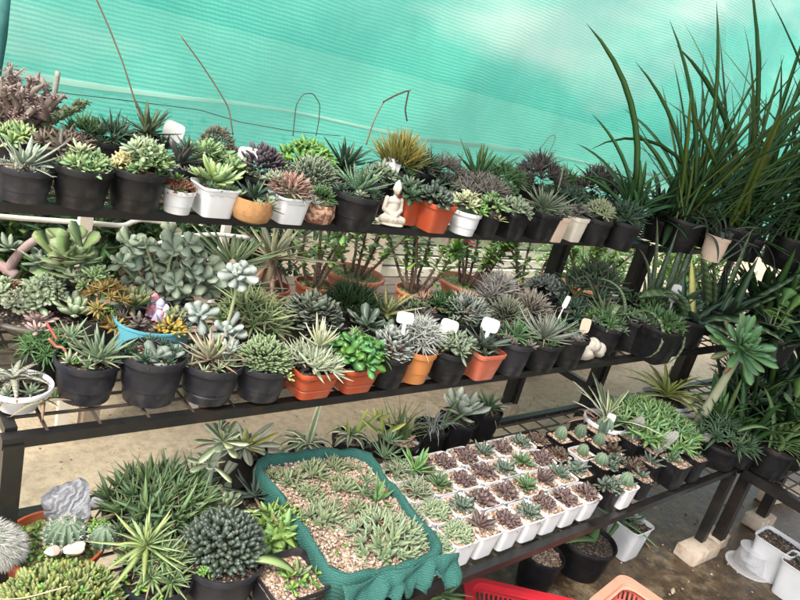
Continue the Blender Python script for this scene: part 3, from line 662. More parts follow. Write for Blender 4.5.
# stack of weathered boards and a pale wall
pl = empty('board_stack', (0, 0, 0)); tagp(pl, 'stack of grey weathered boards behind the red flowering thorn plants', 'boards'); reseed('boards')
for q in range(9):
    g = Geo(); g.box((5.35+rng.normal(0, .04), 4.3+rng.normal(0, .04), .06+q*.085), (4.2+rng.normal(0, .15), .5, .068)); g.build('board', MAT['pale_wood'], pl, smooth=False)
for x_ in (3.7, 5.2, 6.9):
    g = Geo()
    for q in range(8): g.box((x_, 4.32, .1025+q*.085), (.08, .4, .0155))
    g.build('spacer', MAT['pale_wood'], pl, smooth=False)
g = Geo(); g.box((2.98, 4.0, .42), (.95, .12, .84)); tagp(g.build('low_wall', MAT['wall'], smooth=False), 'short pale plastered wall behind the terracotta bowl', 'wall')
def shrub(label, x_, y_, rx, ry, h, nl, ls, mat, name='shrub'):
    reseed(label); r = empty(name, (x_, y_, 0)); tagp(r, label, 'shrub', 'bushes behind the rack'); q = Geo(); g = Geo()
    tips = []
    for k in range(16):
        a = rng.random()*6.28; d = np.array([math.cos(a)*rx*rng.uniform(.2, .9), math.sin(a)*ry*rng.uniform(.2, .9), h*rng.uniform(.5, 1)])
        P = path((0, 0, 0), d, np.linalg.norm(d), 6, (0, 0, -.1), .12); q.tube(P, np.linspace(.01, .003, 6), 5); tips += [P[i]+rng.normal(0, .05, 3) for i in (2, 3, 4, 5)]
    q.build('stem', LM['thorn_bark'], r)
    T_ = np.array(tips); O = T_[rng.integers(0, len(T_), nl)]+rng.normal(0, 1, (nl, 3))*[rx*.17, ry*.17, h*.1]; O[:, 2] = np.maximum(O[:, 2], .03)
    leaves(g, O, rng.random(nl)*6.28, rng.normal(.25, .5, nl), ls*rng.uniform(.6, 1.3, nl), ls*.42, ls*.03, -.5, 'oval', S=3)
    g.build('foliage', LM[mat], r)
shrub('tall leafy green bush behind the white pipe at far left', (.3), 2.85, .6, .3, 1.05, 3200, .075, 'shrub_leaf')
shrub('second green bush between the pale post and kalanchoe', 1.15, 2.9, .5, .3, 1.02, 2600, .07, 'shrub_leaf')
shrub('darker low bush behind the brown agave', 1.9, 3.3, .45, .4, .95, 1600, .075, 'mid_green')
shrub('lime green bush in sun beyond the right hand rack legs', 5.2, 3.3, .7, .4, .75, 1500, .08, 'fresh_green')
shrub('pale green bush beyond the right rack near the grass clump', 6.8, 3.2, .9, .5, .9, 1400, .09, 'fresh_green')
shrub('dark green bush behind the pale post at top left', .75, 3.5, .9, .5, 1.1, 2600, .09, 'shrub_leaf')
# thorny plants in terracotta bowls
def thornplant(label, px, py, wpx, stems, nl, potk='bowl', potm='terracotta', H=.13, flowers=0, soil='moss', Lr=(.25, .5), up_=.25, name='thorn_plant'):
    nl = int(nl*2.6); reseed(label); p = at_z(px, py, BZ+H); s = mpp(p); R = wpx*s/2
    r = empty(name, (p[0], p[1], BZ+.0005)); tagp(r, label, 'potted plant', 'thorny plants behind the rack')
    zi = make_pot(r, potk, potm, R, H, 0, soil, .02, 0)
    q = Geo(); th = Geo(); g = Geo(); fl = Geo()
    for k in range(stems):
        a = k*2.4+rng.random(); tl = rng.uniform(.15, .75); d = np.array([math.sin(tl)*math.cos(a), math.sin(tl)*math.sin(a), math.cos(tl)]); L = rng.uniform(*Lr)
        P = path((math.cos(a)*R*.25, math.sin(a)*R*.25, zi-.01), d, L, 9, (rng.normal(0, .1), rng.normal(0, .1), up_), .08); q.tube(P, np.linspace(.0085, .005, 9), 7)
        tt = rng.random(46); O = np.stack([np.interp(tt*8, np.arange(9), P[:, i]) for i in range(3)], -1); az = rng.random(46)*6.28
        leaves(th, O+np.stack([np.cos(az)*.008, np.sin(az)*.008, 0*az], -1), az, rng.normal(.1, .4, 46), .017, .004, .004, 0., 'needle', S=2)
        t2 = np.concatenate([rng.uniform(.35, 1, nl//2), rng.uniform(.9, 1., nl-nl//2)]); O = np.stack([np.interp(t2*8, np.arange(9), P[:, i]) for i in range(3)], -1)
        leaves(g, O, rng.random(nl)*6.28, rng.normal(.5, .4, nl), rng.uniform(.035, .075, nl), .034, .0015, -.5, 'spat', S=4)
        if k < flowers:
            for _ in range(7):
                o = P[3+k % 3*2]+rng.normal(0, .018, 3)+[-.03, -.05, .04]; leaves(fl, np.tile(o, (4, 1)), np.arange(4)*1.57+rng.random(), np.full(4, .35), .022, .022, .002, -.2, 'oval', S=3)
    b_ = q.build('stem', LM['thorn_bark'], r); tagp(th.build('thorns', LM['spine_dark'], b_), kind='stuff'); g.build('foliage', LM['fresh_green'], r)
    if flowers: fl.build('flowers', LM['red_flower'], r)
thornplant('terracotta bowl with mossy soil and a thick branching thorny plant', 355, 272, 62, 7, 16, Lr=(.22, .42))
thornplant('terracotta bowl of thorny plant with red flowers left of the rear leg', 468, 282, 62, 9, 34, flowers=3, Lr=(.25, .48))
thornplant('small thorny plant with bright leaves between the two terracotta bowls', 415, 290, 40, 7, 26, 'round', 'terracotta', .12, Lr=(.25, .5))
thornplant('thorny plant in red pot behind the big agave', 315, 283, 40, 6, 22, 'round', 'glazed', .12, Lr=(.3, .5), flowers=0)
thornplant('leggy thorny plant with one red bloom beside the rear leg', 525, 297, 40, 5, 26, 'bowl', 'terracotta', .12, flowers=1, Lr=(.3, .52))
thornplant('leafy thorny plant between the two black rack legs', 585, 285, 44, 8, 36, 'bowl', 'terracotta', .1, Lr=(.25, .5))
thornplant('small orange pot of thorny plant behind the kalanchoe', 228, 246, 30, 5, 18, 'round', 'terracotta', .12, Lr=(.15, .3))
thornplant('rust pot of leafy thorny plant just under the shelf rail', 255, 232, 24, 5, 20, 'round', 'terracotta', .12, Lr=(.12, .25))
# big brown-green agave in a hidden pot
reseed('agave'); p = at_z(272, 262, .72); r = empty('agave', (p[0], p[1], BZ+.0005)); tagp(r, 'large agave with stiff olive blades and drooping dead brown leaves', 'potted plant')
make_pot(r, 'round', 'glazed', .1, .17); g = Geo(); d_ = Geo(); s = mpp(p)
rosette(g, (0, 0, .3), 62*s, n=24, W=.13, T=.03, shape='strap', el=(75, 10), curl=-.1, chan=.3); g.build('leaf_rosette', leafmat('agave_olive', (.13, .17, .1), (.2, .18, .11), edge=(.3, .28, .16)), r)
rosette(d_, (0, 0, .28), 55*s, n=9, W=.14, T=.03, shape='strap', el=(-20, -55), curl=-.6, chan=.3); d_.build('dead_leaves', leafmat('dead_agave', (.36, .22, .15), (.42, .28, .2), rough=.8), r)
Geo().tube([(0, 0, .15), (0, 0, .31)], .025, 8).build('stem', LM['fibre'], r)

# unseen corrugated sheet, added over the right-hand side to throw shade there
g = Geo(); xs = np.linspace(.85, 6.5, 260); ys = np.array([-1.0, .4, 1.75]); zz = 2.95+.012*np.sin(xs*6.283/.076)
V = np.stack([np.stack([xs, np.full(260, y), zz+.05*(y-2.3)*-.2], -1) for y in ys]); V = np.concatenate([V.reshape(-1, 3), V.reshape(-1, 3)-[0, 0, .002]])
i = np.arange(2)[:, None]*260; j = np.arange(259)[None]; q_ = np.stack([i+j, i+j+1, i+261+j, i+260+j], -1).reshape(-1, 4); g.add(V, np.concatenate([q_, q_[:, ::-1]+780]))
tagp(g.build('added_shade_sheet', plain('grey_shade_sheet', (.3, .3, .3), .6)), 'unseen corrugated sheet added above to shade the right hand plants', 'shade blocker')
leafmat('dry_pink2', (.2, .14, .125), (.27, .2, .19), rough=.8, var=.35, trans=0)
LM['arm'] = leafmat('green_arm', (.07, .1, .05), (.1, .13, .06), trans=0, rough=.8)
LM['mid_green2'] = leafmat('aloe_mid_dark', (.05, .09, .04), (.085, .12, .06), edge=(.1, .13, .07))
LM['conifer'] = leafmat('conifer_brown_green', (.1, .12, .075), (.19, .14, .11), var=.25, trans=.03)
LM['ashy_green'] = leafmat('ashy_green', (.15, .2, .13), (.27, .31, .23), rough=.6)
LM['brown_spike'] = leafmat('brown_spike', (.1, .09, .085), (.17, .13, .115), rough=.6, var=.25)
LM['drywire2'] = leafmat('dry_wire', (.2, .15, .1), trans=0)
LM['spider_aloe2'] = leafmat('spider_aloe_rust', (.24, .23, .14), (.33, .22, .15), spots=((.38, .38, .28), 160), rough=.55)
LM['bright_dark'] = leafmat('aloe_bright_dark', (.06, .15, .05), (.09, .19, .06))
LM['aloe_soft'] = leafmat('aloe_soft', (.15, .22, .13), (.2, .27, .17), rough=.45)
LM['grey_paddle'] = leafmat('grey_paddle', (.12, .15, .13), (.18, .21, .18), rough=.5, trans=0)
LM['tan_aloe'] = leafmat('tan_aloe', (.27, .24, .15), (.32, .24, .19), edge=(.36, .33, .24))
LM['aloe_soft2'] = leafmat('pincushion_green', (.17, .25, .12), (.23, .3, .165))
LM['haworthia_cream'] = leafmat('haworthia_cream', (.36, .4, .24), (.55, .54, .4))
LM['gloss_green'] = leafmat('gloss_green', (.055, .17, .04), (.09, .24, .06), rough=.25)
LM['frost'] = leafmat('frost_leaf', (.2, .23, .2), (.3, .32, .29), rough=.6)
LM['dark_soft'] = leafmat('dark_soft', (.075, .1, .08), (.1, .12, .1), rough=.5)
LM['needle_grey'] = leafmat('needle_grey', (.17, .2, .16), (.24, .26, .22), rough=.5)
LM['snake_pale'] = leafmat('snake_pale', (.13, .2, .1), (.16, .22, .12), bands=((.26, .33, .2), 18, .3))
LM['cream_green'] = leafmat('cream_green', (.37, .43, .26), (.48, .5, .36), rough=.55)
LM['dead_branch'] = leafmat('dead_branch', (.3, .22, .2), (.36, .28, .26), rough=.9, trans=0)
LM['kal_leaf'] = leafmat('kal_leaf', (.29, .38, .26), (.36, .44, .32), rough=.6, edge=(.4, .47, .35), trans=.2)
LM['echeveria_red'] = leafmat('echeveria_red_tip', (.14, .24, .09), (.26, .19, .12), tipat=(.7, 1.))
LM['sedum_yellow'] = leafmat('sedum_yellow', (.33, .25, .03), (.4, .32, .06))
LM['pale_spike'] = leafmat('pale_spike', (.17, .28, .11), (.22, .33, .14), edge=(.42, .48, .3))
LM['aloe_grass2'] = leafmat('aloe_grass2', (.14, .21, .09), (.25, .27, .14), var=.25)
LM['crinkle'] = leafmat('crinkle_leaf', (.09, .115, .08), (.16, .18, .14), var=.3)
LM['grey_gloss'] = leafmat('grey_gloss', (.07, .105, .08), (.12, .15, .12), rough=.35)
LM['yellow_blotch'] = leafmat('yellow_blotch', (.13, .15, .06), (.2, .2, .09), spots=((.36, .33, .17), 120)); LM['yellow_blotch2'] = leafmat('yellow_leaf', (.5, .43, .1), (.55, .48, .15))
LM['gloss_dark'] = leafmat('gloss_dark', (.03, .075, .025), (.05, .11, .035), rough=.3)
LM['ash_brush'] = leafmat('ash_brush', (.24, .23, .21), (.34, .32, .3), rough=.7, var=.25)
LM['olive_pin'] = leafmat('olive_pin', (.13, .15, .1), (.24, .24, .18), rough=.6)
LM['beige_pin'] = leafmat('beige_pin', (.2, .18, .14), (.32, .3, .25), rough=.7)
LM['dark_soft2'] = leafmat('dark_soft_green', (.05, .085, .05), (.09, .12, .075))
LM['mid_pale'] = leafmat('mid_pale', (.14, .2, .09), (.2, .24, .12))
LM['cactus_pale'] = leafmat('cactus_pale', (.3, .36, .27), (.4, .44, .36), trans=0)
LM['white_hair'] = leafmat('white_hair', (.85, .84, .8), trans=.35, var=.08)
LM['sedum_fg'] = leafmat('sedum_yellow_green', (.14, .22, .07), (.25, .28, .1), var=.25, tipat=(.2, 1.)); LM['drywire3'] = leafmat('dry_straw', (.5, .42, .26), trans=0)
LM['aloe_star'] = leafmat('aloe_star', (.15, .24, .1), (.24, .3, .14)); LM['aloe_star_light'] = leafmat('aloe_star_light', (.24, .34, .13), (.33, .4, .18))
LM['aloe_light'] = leafmat('aloe_light', (.12, .21, .09), (.18, .26, .12))
LM['pale_stem'] = leafmat('pale_stem', (.36, .4, .3), (.33, .38, .26), trans=0, rough=.8)
LM['grassy'] = leafmat('grassy_leaf', (.16, .26, .1), (.22, .28, .13), var=.3); LM['dry_coil'] = leafmat('dry_coil', (.42, .3, .2), trans=0)
LM['white_rosette'] = leafmat('white_rosette', (.4, .46, .36), (.5, .54, .45), rough=.55)
LM['dark_spike'] = leafmat('dark_spike', (.06, .12, .06), (.09, .16, .08))
LM['star_bright'] = leafmat('star_bright', (.08, .22, .06), (.11, .26, .08), edge=(.2, .34, .13))
LM['pointy_green'] = leafmat('pointy_green', (.16, .29, .075), (.24, .37, .12))
LM['fallen'] = leafmat('fallen_leaf', (.2, .3, .11), (.27, .35, .15))
LM['bed_haw'] = leafmat('bed_haworthia', (.17, .23, .12), (.28, .31, .19)); LM['bed_haw2'] = leafmat('bed_haworthia_green', (.14, .23, .11), (.32, .36, .24), edge=(.26, .32, .2))
LM['mid_green3'] = leafmat('juvenna', (.1, .2, .09), (.15, .25, .12), edge=(.22, .3, .18))
LM['star_seed'] = leafmat('star_seedling', (.09, .17, .07), (.13, .21, .1)); LM['pale_cluster'] = leafmat('pale_cluster', (.22, .3, .17), (.3, .36, .23), rough=.55); LM['brown_seed'] = leafmat('brown_seedling', (.075, .05, .035), (.1, .07, .05)); LM['haw_cluster'] = leafmat('haw_cluster', (.22, .27, .17), (.33, .36, .26))
LM['spiky_bright'] = leafmat('spiky_bright', (.13, .27, .09), (.25, .38, .16), var=.25)
LM['trunk_pale'] = leafmat('trunk_pale', (.3, .31, .19), (.22, .26, .15), trans=0, rough=.8)
LM['spider_leaf'] = leafmat('spider_leaf', (.16, .24, .07), (.2, .27, .09), trans=.2)
LM['aloe_upright'] = leafmat('aloe_upright', (.11, .17, .1), (.15, .2, .13), spots=((.27, .32, .24), 90))
LM['round_leaf'] = leafmat('round_leaf', (.08, .2, .045), (.12, .25, .07))
LM['spider_green'] = leafmat('spider_green', (.1, .2, .05), (.13, .23, .07), edge=(.17, .26, .09), trans=.2)
LM['fern_light'] = leafmat('fern_light', (.12, .2, .08), (.2, .27, .13))
LM['dead_leaf'] = leafmat('dead_leaf', (.32, .2, .1), rough=.8); LM['dead_leaf2'] = leafmat('dead_leaf_pale', (.5, .4, .28), rough=.8)
GT = 'potted succulents on the top shelf'; GM = 'potted succulents on the middle shelf'; GB = 'potted succulents on the bottom shelf'
def T(label, *a, **k): return potted(label, *a, TOPZ, group=GT, **k)
def M(label, *a, **k): return potted(label, *a, MIDZ, group=GM, **k)
def B(label, *a, **k): return potted(label, *a, BOTZ, group=GB, **k)
WT = 'tag'
# ------------------------------------------------------------------ TOP shelf, front row
T('leftmost black pot on the top shelf with pale serrated aloe rosette', 26, 166, 56, 34, mat='greyblack', soil='gravel', plants=[ros('aloe_pale', 34, n=26, W=.3, T=.07, el=(75, 8), curl=.15, shape='tri', chan=.3, dy=4)])
T('black pot of tan gravel with small green rosettes beside the cream rosettes', 84, 166, 58, 40, soil='gravel', peb=60, plants=[clu('echeveria_green', 17, 8, 9, 13, dx=3, dy=2, n=16, W=.45, T=.14, shape='oval', el=(75, 20)), ros('pale_variegated', 15, dx=-4, dy=14, n=16, W=.45, T=.12, shape='oval')])
T('black pot with cream yellow rosettes on the left and green on the right', 139, 169, 58, 40, soil='gravel', peb=40, plants=[clu('cream_rosette', 11, 6, 6, 12, dx=-13, dy=2, n=14, W=.4, T=.14, shape='oval', el=(80, 15)), clu('echeveria_green', 15, 16, 9, 15, dx=12, dy=4, n=16, W=.38, T=.12, shape='oval', el=(80, 20)), clu('sedum_pale', 12, 10, 5, 12, dx=2, dy=17, n=14, W=.4, T=.12, shape='oval')])
T('dark red square pot half hidden behind the small white pot', 176, 181, 24, 30, kind='square', mat='darkred', plants=[ros('purple_green', 15, n=14, W=.34, shape='tri')])
T('small round white pot with red and green stonecrop', 180, 189, 33, 24, mat='white', rings=0, plants=[clu('red_green', 12, 8, 10, 8, n=12, W=.45, T=.15, shape='oval'), ros('red_leaf', 8, dx=7, dy=0, n=12, W=.45, shape='oval'), ros('bright_green', 10, dx=-3, dy=10, n=12, W=.4, shape='oval')])
T('white square pot with lime green pointed rosette', 216, 185, 48, 30, kind='tall', mat='white', soil='gravel', plants=[ros('lime_rosette', 27, n=26, W=.36, T=.12, shape='oval', el=(80, 12), curl=.25, dy=5), ros('lime_rosette', 14, n=14, dx=-16, dy=6, W=.36, T=.12, shape='oval')])
T('tan fibre covered pot with a dark toothed aloe', 254, 198, 42, 24, kind='sack', mat='tan', plants=[ros('dark_aloe', 26, n=20, W=.22, T=.08, el=(80, 5), shape='tri', chan=.3, dy=3), ros('dark_aloe', 17, dx=14, dy=-4, n=10, W=.2, shape='tri', el=(50, -10))])
T('white square pot of dry pinkish leaves next to the brown patterned pot', 290, 195, 42, 27, kind='tall', mat='white', plants=[dom('dry_pink', 20, 18, 110, 11, 3.2, 1.2, dy=2, shape='lance'), clu('haworthia_pale', 9, 8, 4, 11, dx=-16, dy=9, n=14, W=.25), clu('ashy', 15, 6, 5, 10, dx=12, dy=-1, n=14, W=.25)])
T('brown mottled pot with short green tufts', 319, 203, 36, 20, kind='sack', mat='mottle', plants=[dom('mid_green', 16, 14, 120, 7, 1.8, .8, dy=3, shape='lance')])
T('black pot with white spotted aloe in front of the dark agave', 358, 193, 52, 34, soil='soil', plants=[ros('spotted_aloe', 34, n=28, W=.19, T=.08, el=(82, 15), curl=.2, shape='lance', chan=.3, dy=6), ros('haworthia_pale', 9, dx=3, dy=2, dz=-12, n=16, W=.35, shape='oval')])
T('black pot tucked behind the stone statue', 380, 181, 34, 30, plants=[clu('grey_green', 13, 8, 5, 12, n=14, W=.4, T=.12, shape='oval', dy=4)])
T('orange square pot right beside the statue with dark rosettes', 411, 196, 30, 28, kind='square', mat='orange', plants=[clu('dark_aloe', 14, 6, 5, 13, n=14, W=.42, T=.12, shape='oval', dy=3), ros('grey_green', 17, dx=-2, dy=10, n=16, W=.36, shape='tri')])
T('larger orange square pot with dark blue green rosettes', 437, 202, 40, 29, kind='square', mat='orange', plants=[clu('bead_dark', 15, 7, 7, 12, dx=-3, n=16, W=.48, T=.16, shape='spat', el=(80, 10), dy=3)])
T('round white pot with cream variegated rosette right of the orange pots', 467, 211, 32, 23, mat='white', plants=[clu('pale_variegated', 10, 9, 5, 12, dx=-2, dy=5, n=16, W=.38, shape='oval'), clu('bright_green', 8, 6, 4, 9, dx=11, dy=2, n=12, W=.4, shape='oval')])
T('small round black pot with green and cream rosette', 490, 213, 28, 23, plants=[clu('echeveria_green', 10, 9, 6, 10, dy=6, n=14, W=.4, shape='oval'), ros('cream_rosette', 10, dx=8, dy=-2, dz=-8, n=12, W=.38, shape='tri')])
T('square black pot of small grey rosettes', 514, 211, 36, 27, kind='square', plants=[clu('grey_green', 13, 7, 8, 10, n=16, W=.45, T=.14, shape='oval', dy=2), dom('dry_pink', 5, 4, 20, 6, 2, 1, dx=-10)])
T('black square pot with grey green needle aloe', 543, 211, 40, 28, kind='square', plants=[ros('grey_green', 29, n=34, W=.15, T=.07, el=(85, 8), curl=.1, dy=5, shape='lance')])
T('beige square clay pot left of its paler twin', 558, 215, 28, 26, kind='square', mat='beige', plants=[clu('ashy', 11, 6, 6, 10, n=14, W=.3, dy=2), ros('yellow_green', 10, dy=8, n=10, W=.25)])
T('paler cream square pot right of the beige one', 577, 216, 26, 25, kind='square', mat='cream', plants=[clu('brown_grey', 10, 6, 6, 9, n=14, W=.34, dy=2, shape='oval')])
T('black pot with pale yellow green tufts near the tall grass', 598, 218, 34, 26, plants=[clu('pale_variegated', 12, 10, 9, 9, n=16, W=.22, dy=5), dom('sedum_pale', 12, 12, 60, 6, 1.6, .8, dy=4)])
T('black pot with dark pointed leaves at the right of the top shelf', 625, 221, 36, 28, plants=[clu('dark_aloe', 13, 10, 8, 14, n=14, W=.2, dy=4)])
# TOP shelf, second and third rows
g = None
def gnarled(root, c, s, R):
    q = Geo(); lv = Geo()
    for k in range(70):
        a = rng.random()*6.28; tl = rng.uniform(.05, 1.15); d = np.array([math.sin(tl)*math.cos(a), math.sin(tl)*math.sin(a), math.cos(tl)*1.1])
        P = path(off(c, s, rng.normal(-4, 10), 0, rng.normal(0, 5)), d, s*rng.uniform(22, 58), 8, (rng.normal(0, .3), rng.normal(0, .3), .1), .5)
        rr = s*rng.uniform(1.7, 3.3); rad = rr*(1+.35*np.sin(np.arange(8)*2.2+rng.random()*6)); rad[-1] *= .5; q.tube(P, rad, 7)
        n = 44; tt = rng.random(n); O = np.stack([np.interp(tt*7, np.arange(8), P[:, i]) for i in range(3)], -1); az = rng.random(n)*6.28
        leaves(lv, O+rr*.7*np.stack([np.cos(az), np.sin(az), 0*az], -1), az, rng.normal(.3, .5, n), s*4.5, s*2.6, s*1.4, 0., 'bead', S=3)
    b_ = q.build('cactus_branches', LM['cactus_brown'], root); tagp(lv.build('tubercles', LM['dry_pink2'], b_), kind='stuff')
def arm(root, c, s, R):
    g = Geo(); P = np.array([off(c, s, *q) for q in ((22, 12, -6), (30, 22, -6), (38, 29, -6), (45, 34, -6), (52, 40, -6), (57, 46, -6))]); tt = np.linspace(0, 5, 30); P = np.stack([np.interp(tt, np.arange(6), P[:, k]) for k in range(3)], -1)
    g.tube(P, s*(4.4+1.0*np.sin(np.arange(30)*1.3))*np.interp(tt, [0, 4.4, 5], [1, .85, .4]), 8); b_ = g.build('green_branch', LM['arm'], root); q = Geo(); n = 150; t2 = rng.random(n)*5; az = rng.random(n)*6.28
    leaves(q, np.stack([np.interp(t2, tt, P[:, k]) for k in range(3)], -1)+3*s*np.stack([np.cos(az), np.sin(az), 0*az], -1), az, rng.normal(.3, .6, n), s*4.5, s*2.4, s*1.4, 0., 'bead', S=3); tagp(q.build('tubercles', LM['arm'], b_), kind='stuff')
T('big gnarled brown crested cactus with a grey stake at the top left', 24, 128, 60, 22, mat='darkbowl', kind='bowl', plants=[gnarled, stem('cactus_grey', [(22, 0, 0), (25, 36, 0), (27, 66, 0)], 2.7, 2.4, name='stake'), arm])
T('green and tan succulent under the gnarled cactus', 18, 140, 44, 26, plants=[clu('lime_rosette', 16, 8, 8, 13, n=14, W=.34, shape='oval', dy=3), clu('dry_pink', 9, 5, 4, 9, dx=-10, n=12, W=.35, shape='oval')])
T('brown tinged star shaped aloes behind the gravel pot', 62, 147, 54, 30, plants=[clu('brown_star', 24, 6, 7, 17, n=13, W=.32, shape='tri', el=(70, 8), dy=4, chan=.3)])
T('narrow upright dark green aloe clump right of the green cactus branch', 88, 137, 36, 28, plants=[clu('mid_green', 13, 8, 8, 15, n=14, W=.16, el=(85, 45), dy=4), clu('brown_star', 10, 4, 4, 10, n=10, W=.2)])
T('spiky dark green haworthia left of the large dark aloe', 110, 141, 42, 28, plants=[clu('dark_aloe', 14, 8, 7, 19, n=16, W=.17, el=(85, 35), dy=4, T=.1)])
T('large dark aloe with broad upright leaves and a white tag', 147, 138, 46, 30, plants=[ros('mid_green2', 33, n=22, W=.26, T=.07, el=(80, 15), shape='tri', chan=.35, dy=8), ros('dark_aloe', 20, dx=18, dy=-3, n=14, W=.26, shape='tri')], tag=[(25, 18, 21, 19, 5, WT)])
T('purplish green aloe standing behind the small white pot', 180, 166, 44, 28, plants=[ros('purple_green', 31, n=26, W=.26, T=.07, el=(82, 12), shape='tri', chan=.3, dy=6), ros('dark_aloe', 20, dx=4, dy=18, n=14, W=.26, shape='tri')])
T('grey brown crested mound like a tiny conifer', 216, 152, 46, 26, plants=[dom('conifer', 20, 30, 420, 4.4, 1.5, 1, shape='bead', jit=.3), dom('conifer', 13, 14, 150, 4.4, 1.5, 1, dx=15, dy=-3, shape='bead', jit=.3)])
T('pair of green rosettes behind the white square pot', 220, 168, 52, 26, plants=[clu('echeveria_green', 14, 10, 6, 15, dx=-12, dy=6, n=18, W=.42, T=.12, shape='oval'), clu('echeveria_green', 12, 8, 5, 15, dx=14, dy=2, n=18, W=.38, T=.12, shape='oval')], tag=[(25, 25, 20, 15, 6, WT)])
T('dense dark purple rosette mound above the tan pot', 260, 176, 42, 26, plants=[dom('purple_dark', 23, 27, 150, 10, 4, 2.5, shape='bead', jit=.25, dy=3, up=.15)])
T('fresh green rosette mound above the grey green mound', 305, 168, 46, 26, plants=[clu('bright_green', 22, 20, 14, 14, n=14, W=.4, T=.1, shape='oval', el=(75, 10), dy=3)])
T('grey green mound of fine leaves behind the white pot of dry leaves', 311, 186, 52, 24, plants=[dom('ashy_green', 26, 28, 330, 9, 2.6, 1.2, shape='oval', jit=.4, dy=2)])
T('broad dark blue green agave behind the spotted aloe', 343, 171, 50, 28, plants=[ros('dark_aloe', 36, n=26, W=.27, T=.06, el=(80, 5), shape='tri', chan=.4, dy=8)])
T('small dark star aloe low between the mound and spotted aloe', 334, 189, 30, 22, plants=[ros('purple_green', 20, n=18, W=.26, shape='tri', chan=.3, dy=3), ros('dark_aloe', 16, dx=5, dy=-6, n=14, W=.24, shape='tri')])
T('yellow green spiky tuft with two white tags', 398, 170, 46, 28, plants=[dom('yellow_green', 17, 20, 170, 22, 2.6, 1, shape='lance', jit=.35, up=.5, dy=3), ros('yellow_green', 34, dx=-6, n=20, W=.1, el=(80, 40))], tag=[(-8, 9, 18, 13, 5, WT, -16)])
T('white wavy edged bowl with a low dark green plant', 441, 181, 46, 15, kind='bowl', mat='white', plants=[clu('dark_aloe', 18, 5, 7, 14, n=14, W=.24, el=(80, 15), dy=2), clu('brown_grey', 8, 5, 4, 13, dx=4, dy=4, n=18, W=.1, el=(85, 20))], tag=[(-26, 8, 15, 14, 6, WT, -16)])
T('dark green upright aloe between yellow tuft and ashen plant', 423, 168, 32, 26, plants=[clu('dark_aloe', 9, 6, 5, 18, n=14, W=.16, el=(85, 35), dy=3)])
T('ashen spiky rosette above the white bowl', 447, 172, 32, 24, plants=[clu('brown_grey', 11, 8, 6, 19, n=22, W=.11, el=(88, 15), dy=4, shape='needle')])
T('tall green agave with one leaf leaning right', 478, 178, 44, 26, plants=[ros('mid_green', 44, n=26, W=.11, T=.04, el=(85, 15), shape='strap', curl=.1, chan=.3, dy=3), blades('mid_green', [(2, 0, -8, 38, 52, -.1)], 3.6, name='leaning_leaf'), ros('yellow_green', 24, n=14, dx=-10, dy=-2, W=.1, el=(60, 10))])
T('tangled grey brown spiky plant behind the round white pot', 482, 196, 50, 24, plants=[clu('brown_grey', 24, 14, 14, 16, n=20, W=.13, shape='needle', el=(85, 0), dy=2)])
T('bushy green aloe right of the tall agave', 502, 186, 36, 24, plants=[clu('mid_green', 16, 12, 10, 16, n=16, W=.14, el=(80, 10), dy=4)])
T('small green rosette in the gap behind the black pots', 503, 200, 26, 20, plants=[clu('mid_green', 9, 10, 6, 10, n=14, W=.34, shape='oval', dy=4)])
T('brown and ashen spiky clump with thin wiry flower stalks', 536, 186, 46, 26, plants=[clu('brown_spike', 20, 20, 14, 17, n=18, W=.13, el=(88, 20), dy=4), clu('dry_pink', 8, 5, 4, 10, dx=-14, dy=4, n=12, W=.3), stem('drywire2', [(0, 20, 0), (4, 45, 0), (3, 52, 0), (-2, 50, 0), (-8, 34, 0)], .35)])
T('green spiky aloe right of the brown clump', 563, 188, 32, 24, plants=[clu('mid_green', 10, 8, 6, 18, n=18, W=.12, el=(85, 15), dy=3)])
T('dark rosettes behind the two beige pots', 568, 203, 40, 22, plants=[clu('dark_aloe', 16, 8, 8, 13, n=16, W=.3, dy=3), stem('green_stem', [(-13, 0, 0), (-14, 20, 0), (-16, 36, 0)], .8, name='flower_stalk')])
T('brown dry looking spiky plant left of the tall grasses', 594, 198, 44, 24, plants=[clu('brown_spike', 17, 22, 11, 16, n=18, W=.13, el=(88, 20), dy=4)])
T('dark aloe between brown spiky plant and tall grasses', 620, 203, 36, 24, plants=[clu('dark_aloe', 14, 12, 8, 18, n=16, W=.15, el=(85, 15), dy=4)])
# dried stalks and wires above the row
def stalk(label, pts, Y, r, name='dry_stalk', cat='stalk', mat='drywire'):
    P = np.array([at_y(px, py, Y) for px, py in pts]); k = len(P)-1; tt = np.linspace(0, k, k*7+1); P = np.stack([np.interp(tt, np.arange(k+1), P[:, q]) for q in range(3)], -1)
    for _ in range(3): P[1:-1] = (P[:-2]+2*P[1:-1]+P[2:])/4
    tagp(Geo().tube(P, r, 5).build(name, MAT[mat]), label, cat, 'thin stalks and wires above the top shelf')
stalk('long thin dry stalk leaning left above the dark aloe', [(95, -4), (108, 25), (122, 60), (131, 88), (137, 108)], 2.0, .0022)
stalk('curved thin stalk beside the conifer like mound', [(181, 36), (200, 62), (216, 86), (229, 108), (233, 135)], 1.98, .0022)
stalk('thin dark wire hoop above the bright green rosettes', [(293, 136), (296, 105), (303, 94), (313, 93), (320, 104), (319, 120), (316, 136)], 1.95, .0016, 'wire_hoop', 'wire', 'wire')
stalk('pale dry flower stalk with bent black tip above the agave', [(366, 145), (374, 120), (384, 101), (397, 94), (411, 90)], 1.97, .0024)
stalk('withered black flower strands hanging off the bent stalk', [(383, 102), (396, 95), (409, 90), (407, 99), (405, 110), (407, 121)], 1.965, .003, 'withered_flower', 'stalk', 'wire')
